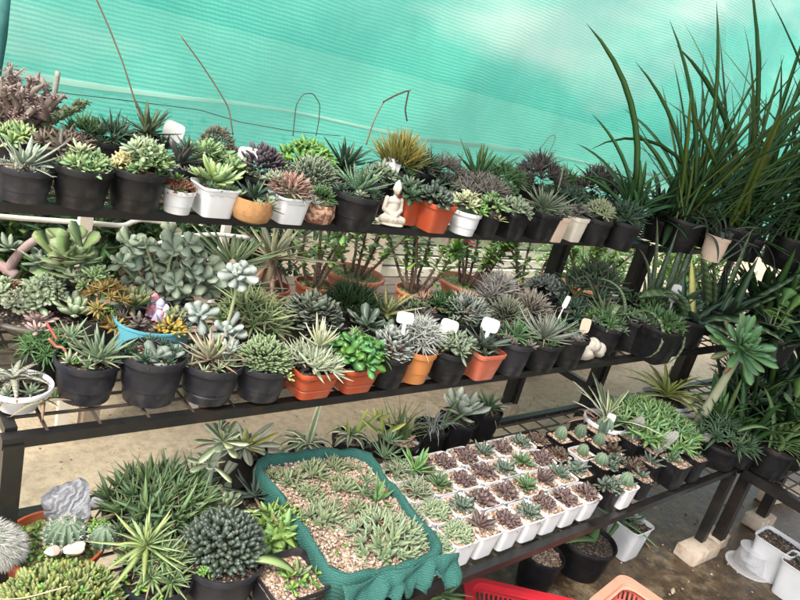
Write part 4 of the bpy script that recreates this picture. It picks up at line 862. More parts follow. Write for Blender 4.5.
# ------------------------------------------------------------------ statue
def statue():
    reseed('statue'); s = mpp(at_z(393, 223, TOPZ+.01)); p = at_z(389, 223, TOPZ+.002)
    ry = math.atan2(-.62, -.78)+math.pi/2      # faces the camera side, turned a little right
    o = empty('seated_statue', (p[0], p[1], TOPZ+.0015), ry+R_(38)); tagp(o, 'small pale stone statue of a meditating seated figure on the shelf edge', 'statue')
    o.scale = (.72, .85, 1.0); h = 47*s*1.03; bm = bmesh.new()
    def el(c, r, rot=None):
        M_ = Matrix.Translation(Vector(c)*h) @ (rot or Matrix.Identity(4)) @ Matrix.Diagonal((*(Vector(r)*h), 1)); bmesh.ops.create_uvsphere(bm, u_segments=20, v_segments=14, radius=1, matrix=M_)
    def limb(a, b_, r0, r1):
        a, b_ = Vector(a), Vector(b_)
        for q in range(9): f = q/8; el(a.lerp(b_, f), [r0+(r1-r0)*f]*3)
    # front is -y
    el((0, 0, .07), (.36, .25, .075)); el((0, .03, .3), (.2, .14, .24)); el((0, .03, .47), (.235, .12, .1)); el((0, .0, .2), (.19, .15, .12))
    for sg in (-1, 1):
        limb((sg*.12, .02, .13), (sg*.34, -.12, .1), .105, .085); limb((sg*.34, -.13, .1), (-sg*.06, -.2, .12), .08, .06)
        limb((sg*.235, .03, .5), (sg*.275, -.0, .3), .068, .06); limb((sg*.275, -.0, .29), (sg*.06, -.17, .21), .056, .042)
        el((sg*.115, .0, .745), (.022, .035, .065))
    el((0, -.17, .195), (.09, .05, .03)); limb((0, .02, .54), (0, .015, .64), .062, .058)
    el((0, -.005, .74), (.108, .118, .135)); el((0, .02, .81), (.1, .1, .08)); el((0, .025, .885), (.05, .05, .04)); el((0, -.115, .73), (.018, .026, .034)); el((0, -.106, .685), (.036, .015, .012)); el((0, -.098, .655), (.03, .02, .018))
    for sg in (-1, 1): el((sg*.042, -.106, .757), (.025, .012, .01)); el((sg*.044, -.104, .785), (.032, .014, .008))
    me = bpy.data.meshes.new('figure'); bm.to_mesh(me); me.materials.append(MAT['stone']); f = bpy.data.objects.new('figure', me); COL.objects.link(f); f.parent = o
    md = f.modifiers.new('remesh', 'REMESH'); md.mode = 'VOXEL'; md.voxel_size = h*.013; md.use_smooth_shade = True
    sm = f.modifiers.new('smooth', 'SMOOTH'); sm.factor = .5; sm.iterations = 3
    prof = [(0, .0), (.4*h, .0), (.41*h, .012*h), (.39*h, .03*h), (.37*h, .045*h), (0, .05*h)]
    gg = Geo().lathe(prof, 2.6, 40); gg.v[0][:, 1] *= .74; gg.build('plinth', MAT['stone'], o, sharp=40)
statue()
# ------------------------------------------------------------------ MIDDLE shelf, front row
M('white round bowl at the left end with a brown grey spidery aloe', 20, 384, 62, 26, kind='bowl', mat='white', plants=[ros('spider_aloe', 40, n=11, W=.24, T=.05, el=(60, 10), curl=-1.1, shape='tri', chan=.4, dx=-6, dy=8), ros('spider_aloe2', 27, n=8, W=.3, T=.05, el=(40, -15), curl=-.3, shape='tri', chan=.4, dx=28, dy=-2, dz=-12), clu('fibre', 14, 5, 6, 9, n=10, W=.2)])
M('black pot of grassy green aloe behind the white bowl', 46, 350, 46, 32, plants=[clu('bright_dark', 18, 10, 10, 20, n=18, W=.11, el=(80, 5), dy=4, curl=-.3), ros('pink_rosette', 13, dx=-10, dy=20, n=12, W=.4, shape='oval')])
M('black pot with pointed grey green aloe and coral red dry flowers', 89, 357, 64, 43, mat='greyblack', grow=1.02, plants=[ros('aloe_soft', 38, n=26, W=.2, T=.09, el=(80, 5), shape='lance', dx=10, dy=5, curl=.15), ros('aloe_soft', 22, n=14, W=.24, dx=-18, dy=20, el=(80, 15)), stem('coral', [(-40, 12, 0), (-32, 4, 0), (-26, 6, 0), (-20, -2, 0)], 1.8, 1.2, name='dry_flower'), stem('coral', [(-44, 28, 0), (-38, 20, 0), (-32, 12, 0)], 1.3, name='dry_flower'), clu('fresh_green', 3, 2, 3, 5, dx=-5, dz=-14, n=6, W=.6, shape='spat')])
M('black pot with folded round grey leaves in front of the blue bowl', 155, 352, 66, 50, mat='greyblack', peb=30, grow=1.02, plants=[ros('grey_paddle', 27, n=7, W=.7, T=.24, el=(35, 0), shape='spat', curl=.4, dx=8, dy=-4), ros('grey_paddle', 21, n=4, W=.85, T=.35, el=(60, 20), shape='spat', dx=2, dy=-4), clu('fresh_green', 2, 2, 2, 5, dx=-24, dy=-4, n=6, W=.6, shape='spat')])
M('black ribbed pot with brown green narrow leaved rosette', 213, 360, 62, 40, mat='greyblack', rings=3, grow=1.02, plants=[ros('tan_aloe', 38, n=28, W=.17, T=.06, el=(80, 12), shape='lance', dx=-2, dy=4, chan=.3), ros('lime_rosette', 22, n=14, W=.2, dx=2, dy=6, el=(85, 30)), ros('silver', 16, n=10, W=.4, dx=16, dy=14, shape='spat', T=.2)])
M('black pot with dense grey green pincushion of pointed leaves', 264, 361, 58, 36, mat='greyblack', grow=1.02, plants=[dom('aloe_soft2', 27, 25, 300, 8.5, 3.6, 2, dy=-1, jit=.3, shape='oval'), clu('sedum_lime', 9, 4, 6, 6, dx=20, dy=-6, dz=-6, n=9, W=.5, shape='spat')])
M('first orange square pot with pale striped haworthias', 312, 364, 60, 30, kind='square', mat='orange', rings=2, plants=[clu('haworthia_pale', 22, 9, 9, 18, n=20, W=.22, T=.1, el=(85, 10), curl=.35, dy=3), ros('haworthia_cream', 25, n=20, W=.24, T=.1, el=(85, 35), curl=.4, dx=3, dy=22, dz=5)])
M('second orange square pot with glossy twisted green rosettes and blue glass bird', 355, 361, 54, 28, kind='square', mat='orange', rings=2, grow=1.02, plants=[clu('gloss_green', 22, 18, 9, 16, n=12, W=.62, T=.12, shape='spat', el=(80, 20), curl=-.6, dy=5), ros('haworthia_cream', 8, n=10, W=.25, dx=-8, dy=26, dz=4)])
M('black pot with frosted grey small leaved plant left of the ochre pot', 391, 351, 46, 34, grow=1.02, plants=[dom('frost', 20, 26, 130, 9, 6, 1.6, dy=0, jit=.4, shape='oval'), dom('dry_pink', 14, 7, 40, 8, 3.4, 1.5, dy=0)], tag=[(5, 43, 17, 12, 12, WT)])
M('round ochre clay pot with silvery white spiky plant', 418, 347, 42, 34, mat='ochre', grow=1.02, plants=[clu('silver_grass', 14, 22, 11, 18, n=26, W=.1, shape='needle', el=(88, 15), curl=-.3, dy=4)])
M('black pot with blue grey pointed rosettes right of the ochre pot', 452, 348, 44, 33, grow=1.02, plants=[clu('grey_green', 15, 8, 8, 14, n=18, W=.34, T=.12, shape='oval', dy=4)], tag=[(-9, 26, 18, 15, 10, WT)])
M('salmon square pot with broad dark green aloe', 483, 348, 46, 29, kind='square', mat='salmon', plants=[ros('dark_soft', 32, n=16, W=.4, T=.09, el=(70, 12), shape='tri', chan=.35, dy=5, curl=.2)], tag=[(0, 30, 18, 14, 10, WT)])
M('black pot with short green star aloe right of the salmon pot', 515, 339, 42, 34, mat='greyblack', plants=[ros('mid_green', 24, n=22, W=.22, T=.08, el=(80, 5), shape='tri', dy=5), ros('dark_aloe', 16, n=12, W=.22, dx=-10, dy=4)])
M('black pot with grey needle rosette and a narrow white marker', 544, 339, 42, 30, mat='black', plants=[ros('needle_grey', 32, n=44, W=.13, T=.06, el=(85, 3), shape='lance', dy=4, curl=.25)], tag=[(9, 47, 5, 13, 12, WT)])
M('last black pot of the front row holding light blue and beige tags', 572, 334, 38, 32, plants=[ros('mid_green', 16, n=14, W=.2, dx=-8, dy=4), ros('spotted_aloe', 26, n=8, W=.14, dx=-12, dy=6, el=(30, 5), curl=.5)], tag=[(6, 1, 11, 8, 4, 'bluetag'), (10, 16, 10, 15, 8, 'beige')])
M('dark pot of low green rosette behind the beige stone', 607, 324, 36, 28, plants=[clu('mid_green', 12, 5, 6, 11, n=16, W=.32, dy=3), ros('dark_aloe', 18, n=16, W=.2)])
M('black pot with arching pale banded aloe leaves spilling over the edge', 636, 318, 42, 32, plants=[blades('snake_pale', [(-18, 0, 200, 75, 70, -4.2), (-6, 0, 260, 70, 90, -4.0), (4, 0, 300, 65, 60, -4.4), (8, 0, 320, 50, 95, -3.6), (-12, 0, 160, 80, 60, -1.5)], 6, T=3, shape='lance', chan=.3), clu('mid_green', 10, 4, 5, 9, n=10, W=.4, shape='oval')])
M('wide dark trough of low bright groundcover under the striped leaves', 660, 324, 56, 36, kind='square', plants=[dom('mid_green', 26, 10, 130, 8, 3, 1, dy=2), clu('bright_green', 20, 4, 9, 6, n=10, W=.4, shape='oval')])
# MIDDLE shelf, back rows
bowl = M('wide shallow brown bowl crowded with pale green and pink rosettes', 38, 308, 106, 20, kind='bowl', mat='darkbowl', peb=60, plants=[
    ros('sedum_pale', 24, n=30, W=.44, T=.16, shape='spat', dx=38, dy=8, dz=-4, el=(80, 8), curl=.5), clu('sedum_pale', 14, 18, 9, 13, dx=4, dy=14, n=16, W=.5, T=.2, shape='spat'), clu('cream_green', 13, 10, 8, 12, dx=-12, dy=5, dz=-12, n=14, W=.5, T=.2, shape='spat'), ros('pink_rosette', 18, n=18, W=.44, shape='spat', dx=12, dy=0, dz=-22, el=(70, 5), T=.14), clu('red_green', 10, 5, 6, 8, dx=-20, dy=15, n=10, W=.5, shape='spat'), clu('sedum_pale', 12, 8, 6, 12, dx=-30, dy=10, n=16, W=.46, T=.16, shape='spat'), clu('cream_green', 12, 12, 6, 11, dx=26, dy=26, dz=20, n=14, W=.5, shape='spat'),
    clu('lime_rosette', 12, 16, 6, 11, dx=45, dy=30, dz=18, n=14, W=.5, T=.18, shape='spat')])
reseed('bowl stones')
for k, (dx, dy) in enumerate(((-2, -5),)):
    p = at_z(34, 314, MIDZ+.055); g = Geo().ball((0, 0, 0), (.009, .008, .007), 10, 7, warp=.15); tagp(g.build('pebble', MAT['cream'], loc=p), 'round cream pebble lying on the front rim soil of the brown bowl', 'pebble')
M('jade plant with large round green leaves under the top rail', 72, 282, 56, 30, mat='darkbowl', plants=[
    sprigs('jade', 'green_stem', 5, 44, 26, 25, spread=30, per=7, shape='spat', dy=10, base=8, stemr=2.4, curl=-.1), ros('jade', 25, n=7, W=.9, T=.08, shape='spat', el=(75, 25), dx=4, dy=34), ros('jade', 17, n=6, W=.9, T=.1, shape='spat', el=(70, 20), dx=24, dy=14), ros('jade', 15, n=5, W=.9, T=.1, shape='spat', el=(70, 20), dx=-14, dy=16),
    ros('blue_grey', 22, n=14, W=.44, shape='oval', dx=-30, dy=24, el=(70, 10), T=.1), ros('blue_grey', 18, n=12, W=.44, shape='oval', dx=-60, dy=30, el=(70, 10), T=.1), stem('dead_branch', [(-62, 4, 0), (-56, 20, 0), (-46, 36, 0), (-36, 46, 0)], 5, 4, name='dead_branch'), stem('dead_branch', [(-78, 10, 0), (-66, 10, 0), (-52, 4, 0)], 5, 5, name='dead_branch')])
M('small orange tinged star succulents between bowl and blue pot', 106, 318, 48, 26, plants=[clu('orange_star', 18, 20, 8, 13, n=20, W=.3, T=.1, shape='lance', dy=16, el=(80, 5)), clu('bright_green', 13, 8, 7, 9, n=10, W=.55, shape='spat', dx=-3, dy=2), clu('orange_star', 12, 4, 4, 14, n=16, W=.3, dx=8, dy=0, dz=-8)])
def kal(root, c, s, R):
    g = Geo(); q = Geo()
    for k in range(27):
        a = k*2.4; rr = math.sqrt((k+.5)/27); o = off(c, s, 44*rr*math.cos(a), 30+36*rr*math.sin(a), 10*rng.normal())
        q.tube(path(c+rng.normal(0, 4*s, 3)*[1, 1, 0], o-c, np.linalg.norm(o-c), 6, (0, 0, 0), .06), np.linspace(2, 1.2, 6)*s, 6)
        ax = np.array([rng.normal(0, .4)-.25, rng.normal(0, .4)-.55, .8]); rosette(g, o, rng.uniform(14, 21)*s, n=8, W=.82, T=.1, shape='spat', el=(70, 5), axis=ax, inner=.5, curl=-.15)
    b_ = q.build('stem', LM['green_stem'], root); g.build('foliage', LM['kal_leaf'], root)
M('bushy kalanchoe with big soft grey green leaves', 160, 296, 62, 30, mat='darkbowl', plants=[kal])
M('blue glazed bowl with spotted rosettes and yellow stonecrop', 153, 319, 76, 32, kind='cyl', mat='blue', grow=1.02, plants=[ros('echeveria_red', 26, n=40, W=.34, T=.13, shape='spat', dx=-22, dy=10, dz=6, el=(85, 5), curl=.4), ros('echeveria_red', 15, n=22, W=.4, T=.16, shape='spat', dx=20, dy=6, dz=6), dom('sedum_yellow', 12, 8, 60, 9, 3.6, 3, dx=22, dy=-2, dz=-10, shape='bead', jit=.5), ros('grey_green', 12, n=10, W=.6, T=.3, shape='bead', dx=26, dy=8, dz=4)])
def figurine(label, px, py, hpx, c1, c2):
    reseed(label); p = at_z(px, py-7, MIDZ+.075); s = mpp(p); h = hpx*s; r = empty('garden_figurine', (p[0], p[1], MIDZ+.075), math.atan2(-.62, -.78)+math.pi/2); tagp(r, label, 'figurine', 'figurines in the blue bowl')
    Geo().lathe([(0, 0), (.25*h, 0), (.27*h, .08*h), (.2*h, .3*h), (.14*h, .52*h), (0, .56*h)], 2, 18).build('body', MAT[c1], r)
    g = Geo()
    for sg in (-1, 1): g.ball((sg*.19*h, -.06*h, .36*h), (.07*h, .08*h, .14*h), 8, 6); g.ball((sg*.1*h, -.2*h, .05*h), (.09*h, .14*h, .07*h), 8, 6)
    g.build('limbs', MAT[c2], r)
    f = Geo().ball((0, 0, .68*h), (.19*h, .18*h, .18*h), 12, 9); f.ball((0, -.18*h, .66*h), .035*h, 6, 5); f.build('head', MAT['figwhite'], r)
    Geo().lathe([(.2*h, .74*h), (.21*h, .79*h), (.17*h, .86*h), (.1*h, .97*h), (0, 1.02*h)], 2, 16).build('hat', MAT[c1], r)
figurine('pink hatted figurine standing upright among the rosettes of the blue bowl', 152, 322, 24, 'figpink', 'figlilac')
figurine('lilac bodied figurine sitting front in the blue bowl', 158, 327, 23, 'figlilac', 'figpink')
figurine('white and pink figurine tucked right in the blue bowl', 164, 328, 18, 'figwhite', 'figpink')
def flowerstem(root, c, s, R):
    P = [(0, 0, 0), (6, 30, 0), (14, 58, 0)]
LMs = 'silver'
M('leggy plant with silver white rosettes on a bare stem', 220, 345, 40, 24, plants=[stem('green_stem', [(0, 0, 0), (4, 30, 0), (6, 70, 0)], 1.9, 1.5, name='stem'), ros('silver', 19, n=13, W=.62, T=.28, shape='spat', el=(80, -5), dx=4, dy=76, axis=(-.35, -.5, .8)), ros('silver', 17, n=8, W=.66, T=.3, shape='spat', el=(70, -5), dx=-24, dy=27, axis=(-.35, -.5, .8)), stem('green_stem', [(0, 0, 0), (-12, 14, 0), (-24, 26, 0)], 2, 1.6), ros('silver', 18, n=10, W=.6, T=.28, shape='spat', el=(75, 5), dx=6, dy=20, dz=-8, axis=(-.35, -.5, .8))])
M('fan of pale edged spiky leaves left of the brown agave', 238, 285, 46, 28, plants=[ros('pale_spike', 46, n=34, W=.12, T=.04, shape='strap', el=(85, 10), curl=.05, dx=-8, dy=24, chan=.3), ros('pale_spike', 40, n=26, W=.1, T=.04, shape='strap', el=(60, 0), dx=4, dy=4, chan=.3)])
M('clump of narrow leaved aloe with dry tips behind the pincushion', 248, 330, 60, 26, plants=[clu('aloe_grass2', 28, 26, 13, 24, n=18, W=.12, el=(88, 15), dy=6, curl=-.15), clu('dry_pink', 16, 10, 5, 12, n=12, W=.14, el=(60, 0), dy=2), ros('bright_green', 18, n=3, W=.5, shape='oval', dx=-22, dy=8, dz=-16, el=(50, 30))])
M('low grey green mound of crinkled leaves in a dark pot', 312, 322, 58, 26, plants=[dom('crinkle', 29, 30, 300, 10, 7, 1, jit=.45, shape='oval', dy=0), dom('dry_pink', 14, 22, 40, 8, 4, 1, jit=.5, shape='oval')])
M('almost black spiky mound in front of the terracotta bowl', 352, 306, 54, 24, plants=[dom('deep_green', 30, 17, 330, 13, 2.4, 1, jit=.3, up=.2, shape='lance', dy=0)])
M('rubbery rosettes just behind the twisted green plant', 366, 330, 40, 24, plants=[ros('grey_gloss', 24, n=10, W=.5, T=.16, shape='spat', el=(70, 10), dy=6), ros('grey_gloss', 18, n=8, W=.5, T=.16, shape='spat', el=(70, 10), dx=22, dy=4)])
M('yellowing gasteria with long blotched leaves', 386, 314, 34, 24, plants=[ros('yellow_blotch', 34, n=12, W=.18, T=.06, el=(75, 10), shape='strap', dy=4), ros('yellow_blotch2', 34, n=4, W=.16, T=.06, el=(35, 20), shape='strap', dx=2, dy=2)])
M('black pot of shiny dark leaves and dead stems behind the white tag', 436, 307, 46, 26, plants=[clu('gloss_dark', 16, 8, 8, 14, n=16, W=.26, dx=7, dy=4), dom('dry_pink', 9, 6, 30, 9, 2.4, 1, dx=-12, dy=2)])
M('purplish dark low plant between yellow gasteria and tag', 412, 315, 36, 24, plants=[clu('purple_green', 15, 7, 8, 12, n=14, W=.26, dy=3), clu('mid_green', 10, 5, 3, 7, dx=2, dy=10, n=8, W=.4, shape='oval')])
M('frosty tangled grey leaves behind the salmon pot', 463, 318, 46, 24, plants=[dom('frost', 23, 22, 170, 11, 3, 1, jit=.6, dy=3), dom('dry_pink', 12, 10, 30, 8, 2.4, 1)])
M('upright ashen brush like plant behind the star aloe', 493, 306, 32, 24, plants=[clu('ash_brush', 11, 22, 9, 20, n=22, W=.1, shape='needle', el=(88, 30), dy=4)])
M('olive pincushion mound left of its beige neighbour', 505, 322, 42, 24, plants=[dom('olive_pin', 19, 24, 200, 9, 2.2, 1.2, jit=.2, dy=1)])
M('beige pincushion mound right of the olive one', 529, 316, 42, 24, plants=[dom('beige_pin', 20, 24, 220, 9, 2.2, 1.2, jit=.2, dy=1)])
M('grey rosette pot touching the rear black leg', 547, 292, 36, 20, mat='greyblack', plants=[clu('frost', 15, 8, 7, 12, n=16, W=.42, T=.16, shape='spat', dy=3)])
M('dark shrubby aloe right of the black leg', 590, 300, 44, 26, plants=[clu('dark_soft2', 20, 26, 11, 22, n=16, W=.2, el=(85, 15), dy=4, shape='tri'), ros('orange_star', 13, n=18, W=.2, dx=-18, dy=4, dz=-12)])
M('pale yellowish star aloe behind the arching banded leaves', 604, 316, 34, 26, plants=[ros('mid_pale', 26, n=20, W=.13, el=(85, 10), dy=4), clu('bright_green', 10, 4, 6, 7, n=10, W=.45, shape='oval', dx=-10, dz=-10)])
M('dark rosette tray in the shade beside the last front pot', 576, 312, 44, 22, plants=[clu('dark_aloe', 18, 6, 9, 12, n=14, W=.28, dy=2)])
# beige stone and blue glass bird
reseed('stone'); p = at_z(588, 352, MIDZ+.02); g = Geo()
for q in range(4): g.ball((rng.normal(0, .03), rng.normal(0, .02), .024+.02*(q % 2)), (.038*rng.uniform(.7, 1.1), .03, .026), 16, 10, warp=.12)
tagp(g.build('rough_stone', MAT['stone'], loc=(p[0], p[1], MIDZ+.0015)), 'lumpy beige stone on the middle shelf edge near the blue tag', 'stone')
p = at_z(350, 350, MIDZ+.095); r = empty('glass_bird', (p[0], p[1], MIDZ+.09), 1.0); tagp(r, 'little pale blue bird ornament among the twisted green leaves', 'ornament')
bl = plain('pale_blue_glaze', (.25, .42, .55), .2, (.32, .5, .62)); g = Geo().ball((0, 0, .014), (.021, .014, .014), 14, 9); g.ball((-.017, 0, .024), .0095, 10, 7); g.build('body', bl, r)
Geo().tube([(-.025, 0, .024), (-.033, 0, .0225)], [.003, .0006], 6).build('beak', MAT['ochre'], r); leaves(g := Geo(), np.array([[.015, 0, .016]]), np.array([0.]), np.array([.3]), .024, .014, .004, 0., 'strap', S=3); g.build('tail', bl, r)
# ------------------------------------------------------------------ BOTTOM shelf
def hairy(root, c, s, R):
    ax = np.array(IMR*-.62+np.array([0, 0, .7])+np.array([.62, .78, 0])*-.6); ax = ax/np.linalg.norm(ax); Mx = tiltM(ax); g = Geo(); n = 5200
    L = 44*s; r = 21*s; p = off(c, s, -22, 0, -26); ctr = p+ax*L
    g.ball(ctr, (r, r, L), 28, 18, M=Mx); b_ = g.build('hairy_cactus', LM['cactus_pale'], root)
    z = rng.uniform(-.95, 1, n); th = rng.random(n)*6.283; d = np.stack([np.sqrt(1-z*z)*np.cos(th), np.sqrt(1-z*z)*np.sin(th), z], -1)
    O = (d*[r, r, L])@Mx.T+ctr; nv = d/[r, r, L]; nv /= np.linalg.norm(nv, axis=1)[:, None]; nv = nv@Mx.T+rng.normal(0, .28, (n, 3))+np.array([0, 0, -.12]); nv /= np.linalg.norm(nv, axis=1)[:, None]
    q = Geo(); leaves(q, O, np.arctan2(nv[:, 1], nv[:, 0]), np.arcsin(np.clip(nv[:, 2], -1, 1)), s*7*rng.uniform(.5, 1.2, n), s*.55, s*.5, -.3, 'needle', S=2); tagp(q.build('hair', LM['white_hair'], b_), kind='stuff')
B('terracotta bowl at the bottom left with small spiny green cacti', 55, 540, 96, 40, kind='round', mat='glazed', soil='moss', peb=50, plants=[
    cactus('cactus_green', 20, 27, 14, dx=10, dy=2, spl=5, nsp=7, rows=6), cactus('cactus_green', 13, 22, 8, dx=46, dy=6, dz=2, spl=3, nsp=3, name='cactus_body'),
    hairy, clu('fresh_green', 26, 2, 12, 7, dx=-6, dy=0, n=6, W=.6, shape='spat'), clu('fresh_green', 8, 2, 4, 8, dx=36, dy=18, dz=10, n=6, W=.6, shape='spat')])
def rockobj(name, label, px, py, Z, r, mat, seed, cat='rock', flat=1):
    reseed(seed); p = at_z(px, py, Z); s = mpp(p); bm = bmesh.new(); bmesh.ops.create_icosphere(bm, subdivisions=4, radius=1)
    dirs = rng.normal(0, 1, (14, 3)); dirs /= np.linalg.norm(dirs, axis=1)[:, None]; dd = rng.uniform(.55, .85, 14)
    for v in bm.verts:
        q = np.array(v.co); 
        for d, k in zip(dirs, dd):
            e = q@d-k
            if e > 0: q = q-d*e*.93
        q = q*(1+.03*math.sin(q[0]*9+q[2]*13)); v.co = Vector(q*np.array(r)*s)
    me = bpy.data.meshes.new(name); bm.to_mesh(me); me.materials.append(MAT[mat]); me.set_sharp_from_angle(angle=R_(28)); o = bpy.data.objects.new(name, me); COL.objects.link(o); o.location = p; return tagp(o, label, cat)
mt, nt, b, out = new_mat('streaked_rock'); n = N(nt)
wv = n.node('ShaderNodeTexWave', {'Vector': n.co, 'Scale': 12., 'Distortion': 22., 'Detail': 8., 'Detail Scale': 1.3}).outputs['Fac']
nt.links.new(n.mix(n.math('MULTIPLY', wv, n.noise(14, 6)), (.21, .21, .235), (.55, .55, .58)), b.inputs['Base Color']); b.inputs['Roughness'].default_value = .7; nt.links.new(n.bump(n.math('ADD', wv, n.noise(60, 5)), .5, .004), b.inputs['Normal']); MAT['streak'] = mt
rockobj('grey_rock', 'jagged grey streaked rock standing up in the cactus bowl', 68, 504, BOTZ+.15, (26, 20, 32), 'streak', 'r1')
rockobj('white_stone', 'small white stone behind the grey rock by the dark cactus', 98, 503, BOTZ+.12, (9, 8, 7), 'whitestone', 'r2')
rockobj('pink_stone', 'flat pinkish stone lying at the front of the cactus bowl', 74, 548, BOTZ+.105, (13, 9, 7), 'pinkstone', 'r3')
rockobj('pink_stone', 'smaller pink stone left of the flat one in the cactus bowl', 52, 551, BOTZ+.102, (8, 7, 5), 'pinkstone', 'r4')
B('foreground mass of yellow green plump leaves at the bottom left corner', 58, 612, 132, 36, mat='greyblack', plants=[dom('sedum_fg', 74, 38, 1200, 12.5, 4.8, 3.4, jit=.5, up=.4, shape='bead', dy=-6), clu('fresh_green', 60, 40, 14, 6, n=6, W=.6, shape='spat', dy=0), stem('drywire3', [(-74, 10, -10), (-30, 28, -20), (10, 46, -10)], .7, name='dry_straw')])
B('black pot with stacked pale green star aloes in the left foreground', 158, 574, 72, 44, mat='greyblack', plants=[clu('aloe_star', 24, 22, 7, 30, n=26, W=.15, T=.06, dy=6, el=(85, -10), shape='lance', chan=.25), ros('aloe_star_light', 42, n=34, W=.14, T=.06, dx=-16, dy=36, el=(85, -25), shape='lance', chan=.25), clu('dry_pink', 14, 18, 7, 16, n=12, W=.12, el=(30, -30), dy=8), clu('fresh_green', 40, 6, 10, 8, dx=-20, dy=0, dz=-6, n=6, W=.6, shape='spat')])
B('wide mass of dark grassy aloe offsets behind the bead plant', 158, 507, 104, 40, mat='darkbowl', plants=[clu('aloe_grass', 46, 18, 26, 27, n=12, W=.19, T=.07, el=(85, 10), dy=2, curl=.15, chan=.25), clu('aloe_light', 44, 16, 14, 32, n=9, W=.17, T=.06, el=(88, 35), dy=8, curl=.1), dom('brown_grey', 46, 18, 110, 14, 4, 2, jit=.6, shape='lance')])
B('black pot heaped with glossy dark bead shaped leaves', 225, 555, 80, 50, mat='greyblack', peb=150, plants=[dom('bead_dark', 39, 35, 400, 10.5, 6, 5.6, dy=1, dx=-4, dz=9, shape='bead', jit=.4, core=.82), clu('fresh_green', 3, 2, 3, 8, dx=-12, dz=-30, dy=2, n=6, W=.6, shape='spat')])
B('tall variegated spurge on a pale stem with cream edged leaves', 208, 505, 36, 22, mat='black', plants=[stem('pale_stem', [(-2, 0, 0), (-6, 34, 0), (2, 76, 0)], 4.4, 3.4), ros('cream_margin', 27, n=20, W=.34, T=.05, shape='spat', el=(80, -20), dx=2, dy=78), ros('cream_margin', 16, n=6, W=.4, T=.06, shape='spat', el=(88, 70), dx=-2, dy=88), ros('cream_margin', 30, n=14, W=.34, T=.05, shape='spat', el=(75, 10), dx=18, dy=2), ros('cream_margin', 22, n=10, W=.4, T=.05, shape='spat', el=(50, -10), dx=-8, dy=50)])
B('tall matt black pot with cream leaved plant behind the spurge', 245, 448, 46, 36, kind='cyl', mat='black', plants=[ros('cream_leaf', 42, n=14, W=.24, T=.03, shape='oval', el=(60, -10), curl=-.5, dy=4, chan=.2), ros('yellow_strap', 32, n=7, W=.26, T=.03, shape='oval', el=(75, 30), dy=4, curl=-.2), ros('dry_pink', 30, n=6, W=.14, el=(-10, -50), dx=6, dy=2, curl=-.8)])
B('dark pot with arching green and white striped strap leaves', 307, 446, 38, 26, mat='black', plants=[ros('cream_stripe', 42, n=14, W=.17, T=.02, shape='strap', el=(80, 25), curl=-2.4, dy=4, chan=.2), blades('cream_stripe', [(0, 0, 30, 85, 50, -.15), (2, 0, 60, 82, 46, -.1)], 7, name='upright_leaf')])
B('small black pot of thick arching leaves under the orange pots', 350, 437, 36, 27, mat='black', soil='gravel', plants=[ros('cream_stripe', 30, n=9, W=.22, T=.04, shape='strap', el=(70, 40), curl=-2.0, dy=2), blades('yellow_strap', [(2, 0, -20, 55, 40, -.1), (4, 0, 20, 70, 34, -.1), (-2, 0, 200, 70, 26, 0)], 6, name='upright_leaf'), ros('mid_green', 16, n=8, W=.3, el=(80, 40), shape='oval')])
B('black pot of thin grassy leaves with dry coils on its soil', 400, 436, 44, 34, mat='black', soil='gravel', plants=[blades('grassy', rblades(44, 3, (68, 16), (28, 54), (-1.0, .1), seed=3), 2.4, T=.6, shape='lance', name='grass_tuft'), ros('yellow_strap', 22, n=7, W=.28, shape='oval', dx=-24, dy=8, dz=10, el=(60, 10)), stem('dry_coil', [(6, 1, -8), (14, 3, -2), (8, 3, 6), (0, 2, 0), (8, 3, -6), (15, 4, 2)], .9, name='dry_coil')], tag=[(17, -4, 10, 13, 0, WT)])
B('black pot of wispy silver grass between two black pots', 432, 426, 36, 32, mat='black', plants=[blades('silver_grass', rblades(40, 4, (58, 20), (16, 34), (-2.4, -.4), seed=4), 1.5, T=.5, shape='needle', name='grass_tuft'), blades('mid_green', [(8, 0, 0, 70, 34, -.1), (10, 0, -30, 55, 30, -.2)], 6, name='upright_leaf')])
B('black pot with large pale whitish green rosette at the rear', 459, 417, 40, 34, mat='black', plants=[ros('white_rosette', 28, n=26, W=.44, T=.09, shape='spat', el=(85, 12), curl=.3, dy=6)])
B('rear black pot with small dark spiky aloe nearest the leg', 488, 409, 32, 32, mat='black', plants=[ros('dark_spike', 25, n=26, W=.15, T=.07, el=(80, 0), shape='lance', dy=4)])
B('bright green star aloe at the rear corner of the seedling pots', 414, 476, 34, 24, mat='black', plants=[ros('star_bright', 29, n=14, W=.26, T=.08, shape='tri', el=(82, 10), chan=.4, dy=10, curl=.1)])
B('bright green pointed rosette plant between black pots and netted bed', 279, 532, 46, 30, mat='black', plants=[clu('pointy_green', 22, 14, 8, 22, n=13, W=.5, T=.07, shape='tri', el=(75, 0), chan=.4, dy=6)])
B('dark star aloe against the rear left corner of the netted bed', 254, 498, 40, 26, mat='black', plants=[ros('dark_soft', 32, n=14, W=.24, T=.07, shape='tri', el=(82, 10), chan=.4, dy=6)])
B('square black pot of brown gravel with one long fallen leaf', 291, 574, 76, 44, kind='tall', mat='greyblack', soil='gravel', peb=420, fill=.02, plants=[clu('fresh_green', 18, 2, 6, 9, dx=10, dy=0, n=6, W=.6, shape='spat'), ros('mid_pale', 14, n=6, W=.4, dx=8, dy=2, el=(80, 40), shape='oval'), blades('fallen', [(6, 2, 150, 48, 62, -1.3)], 17, T=5, shape='oval', name='fallen_leaf')])
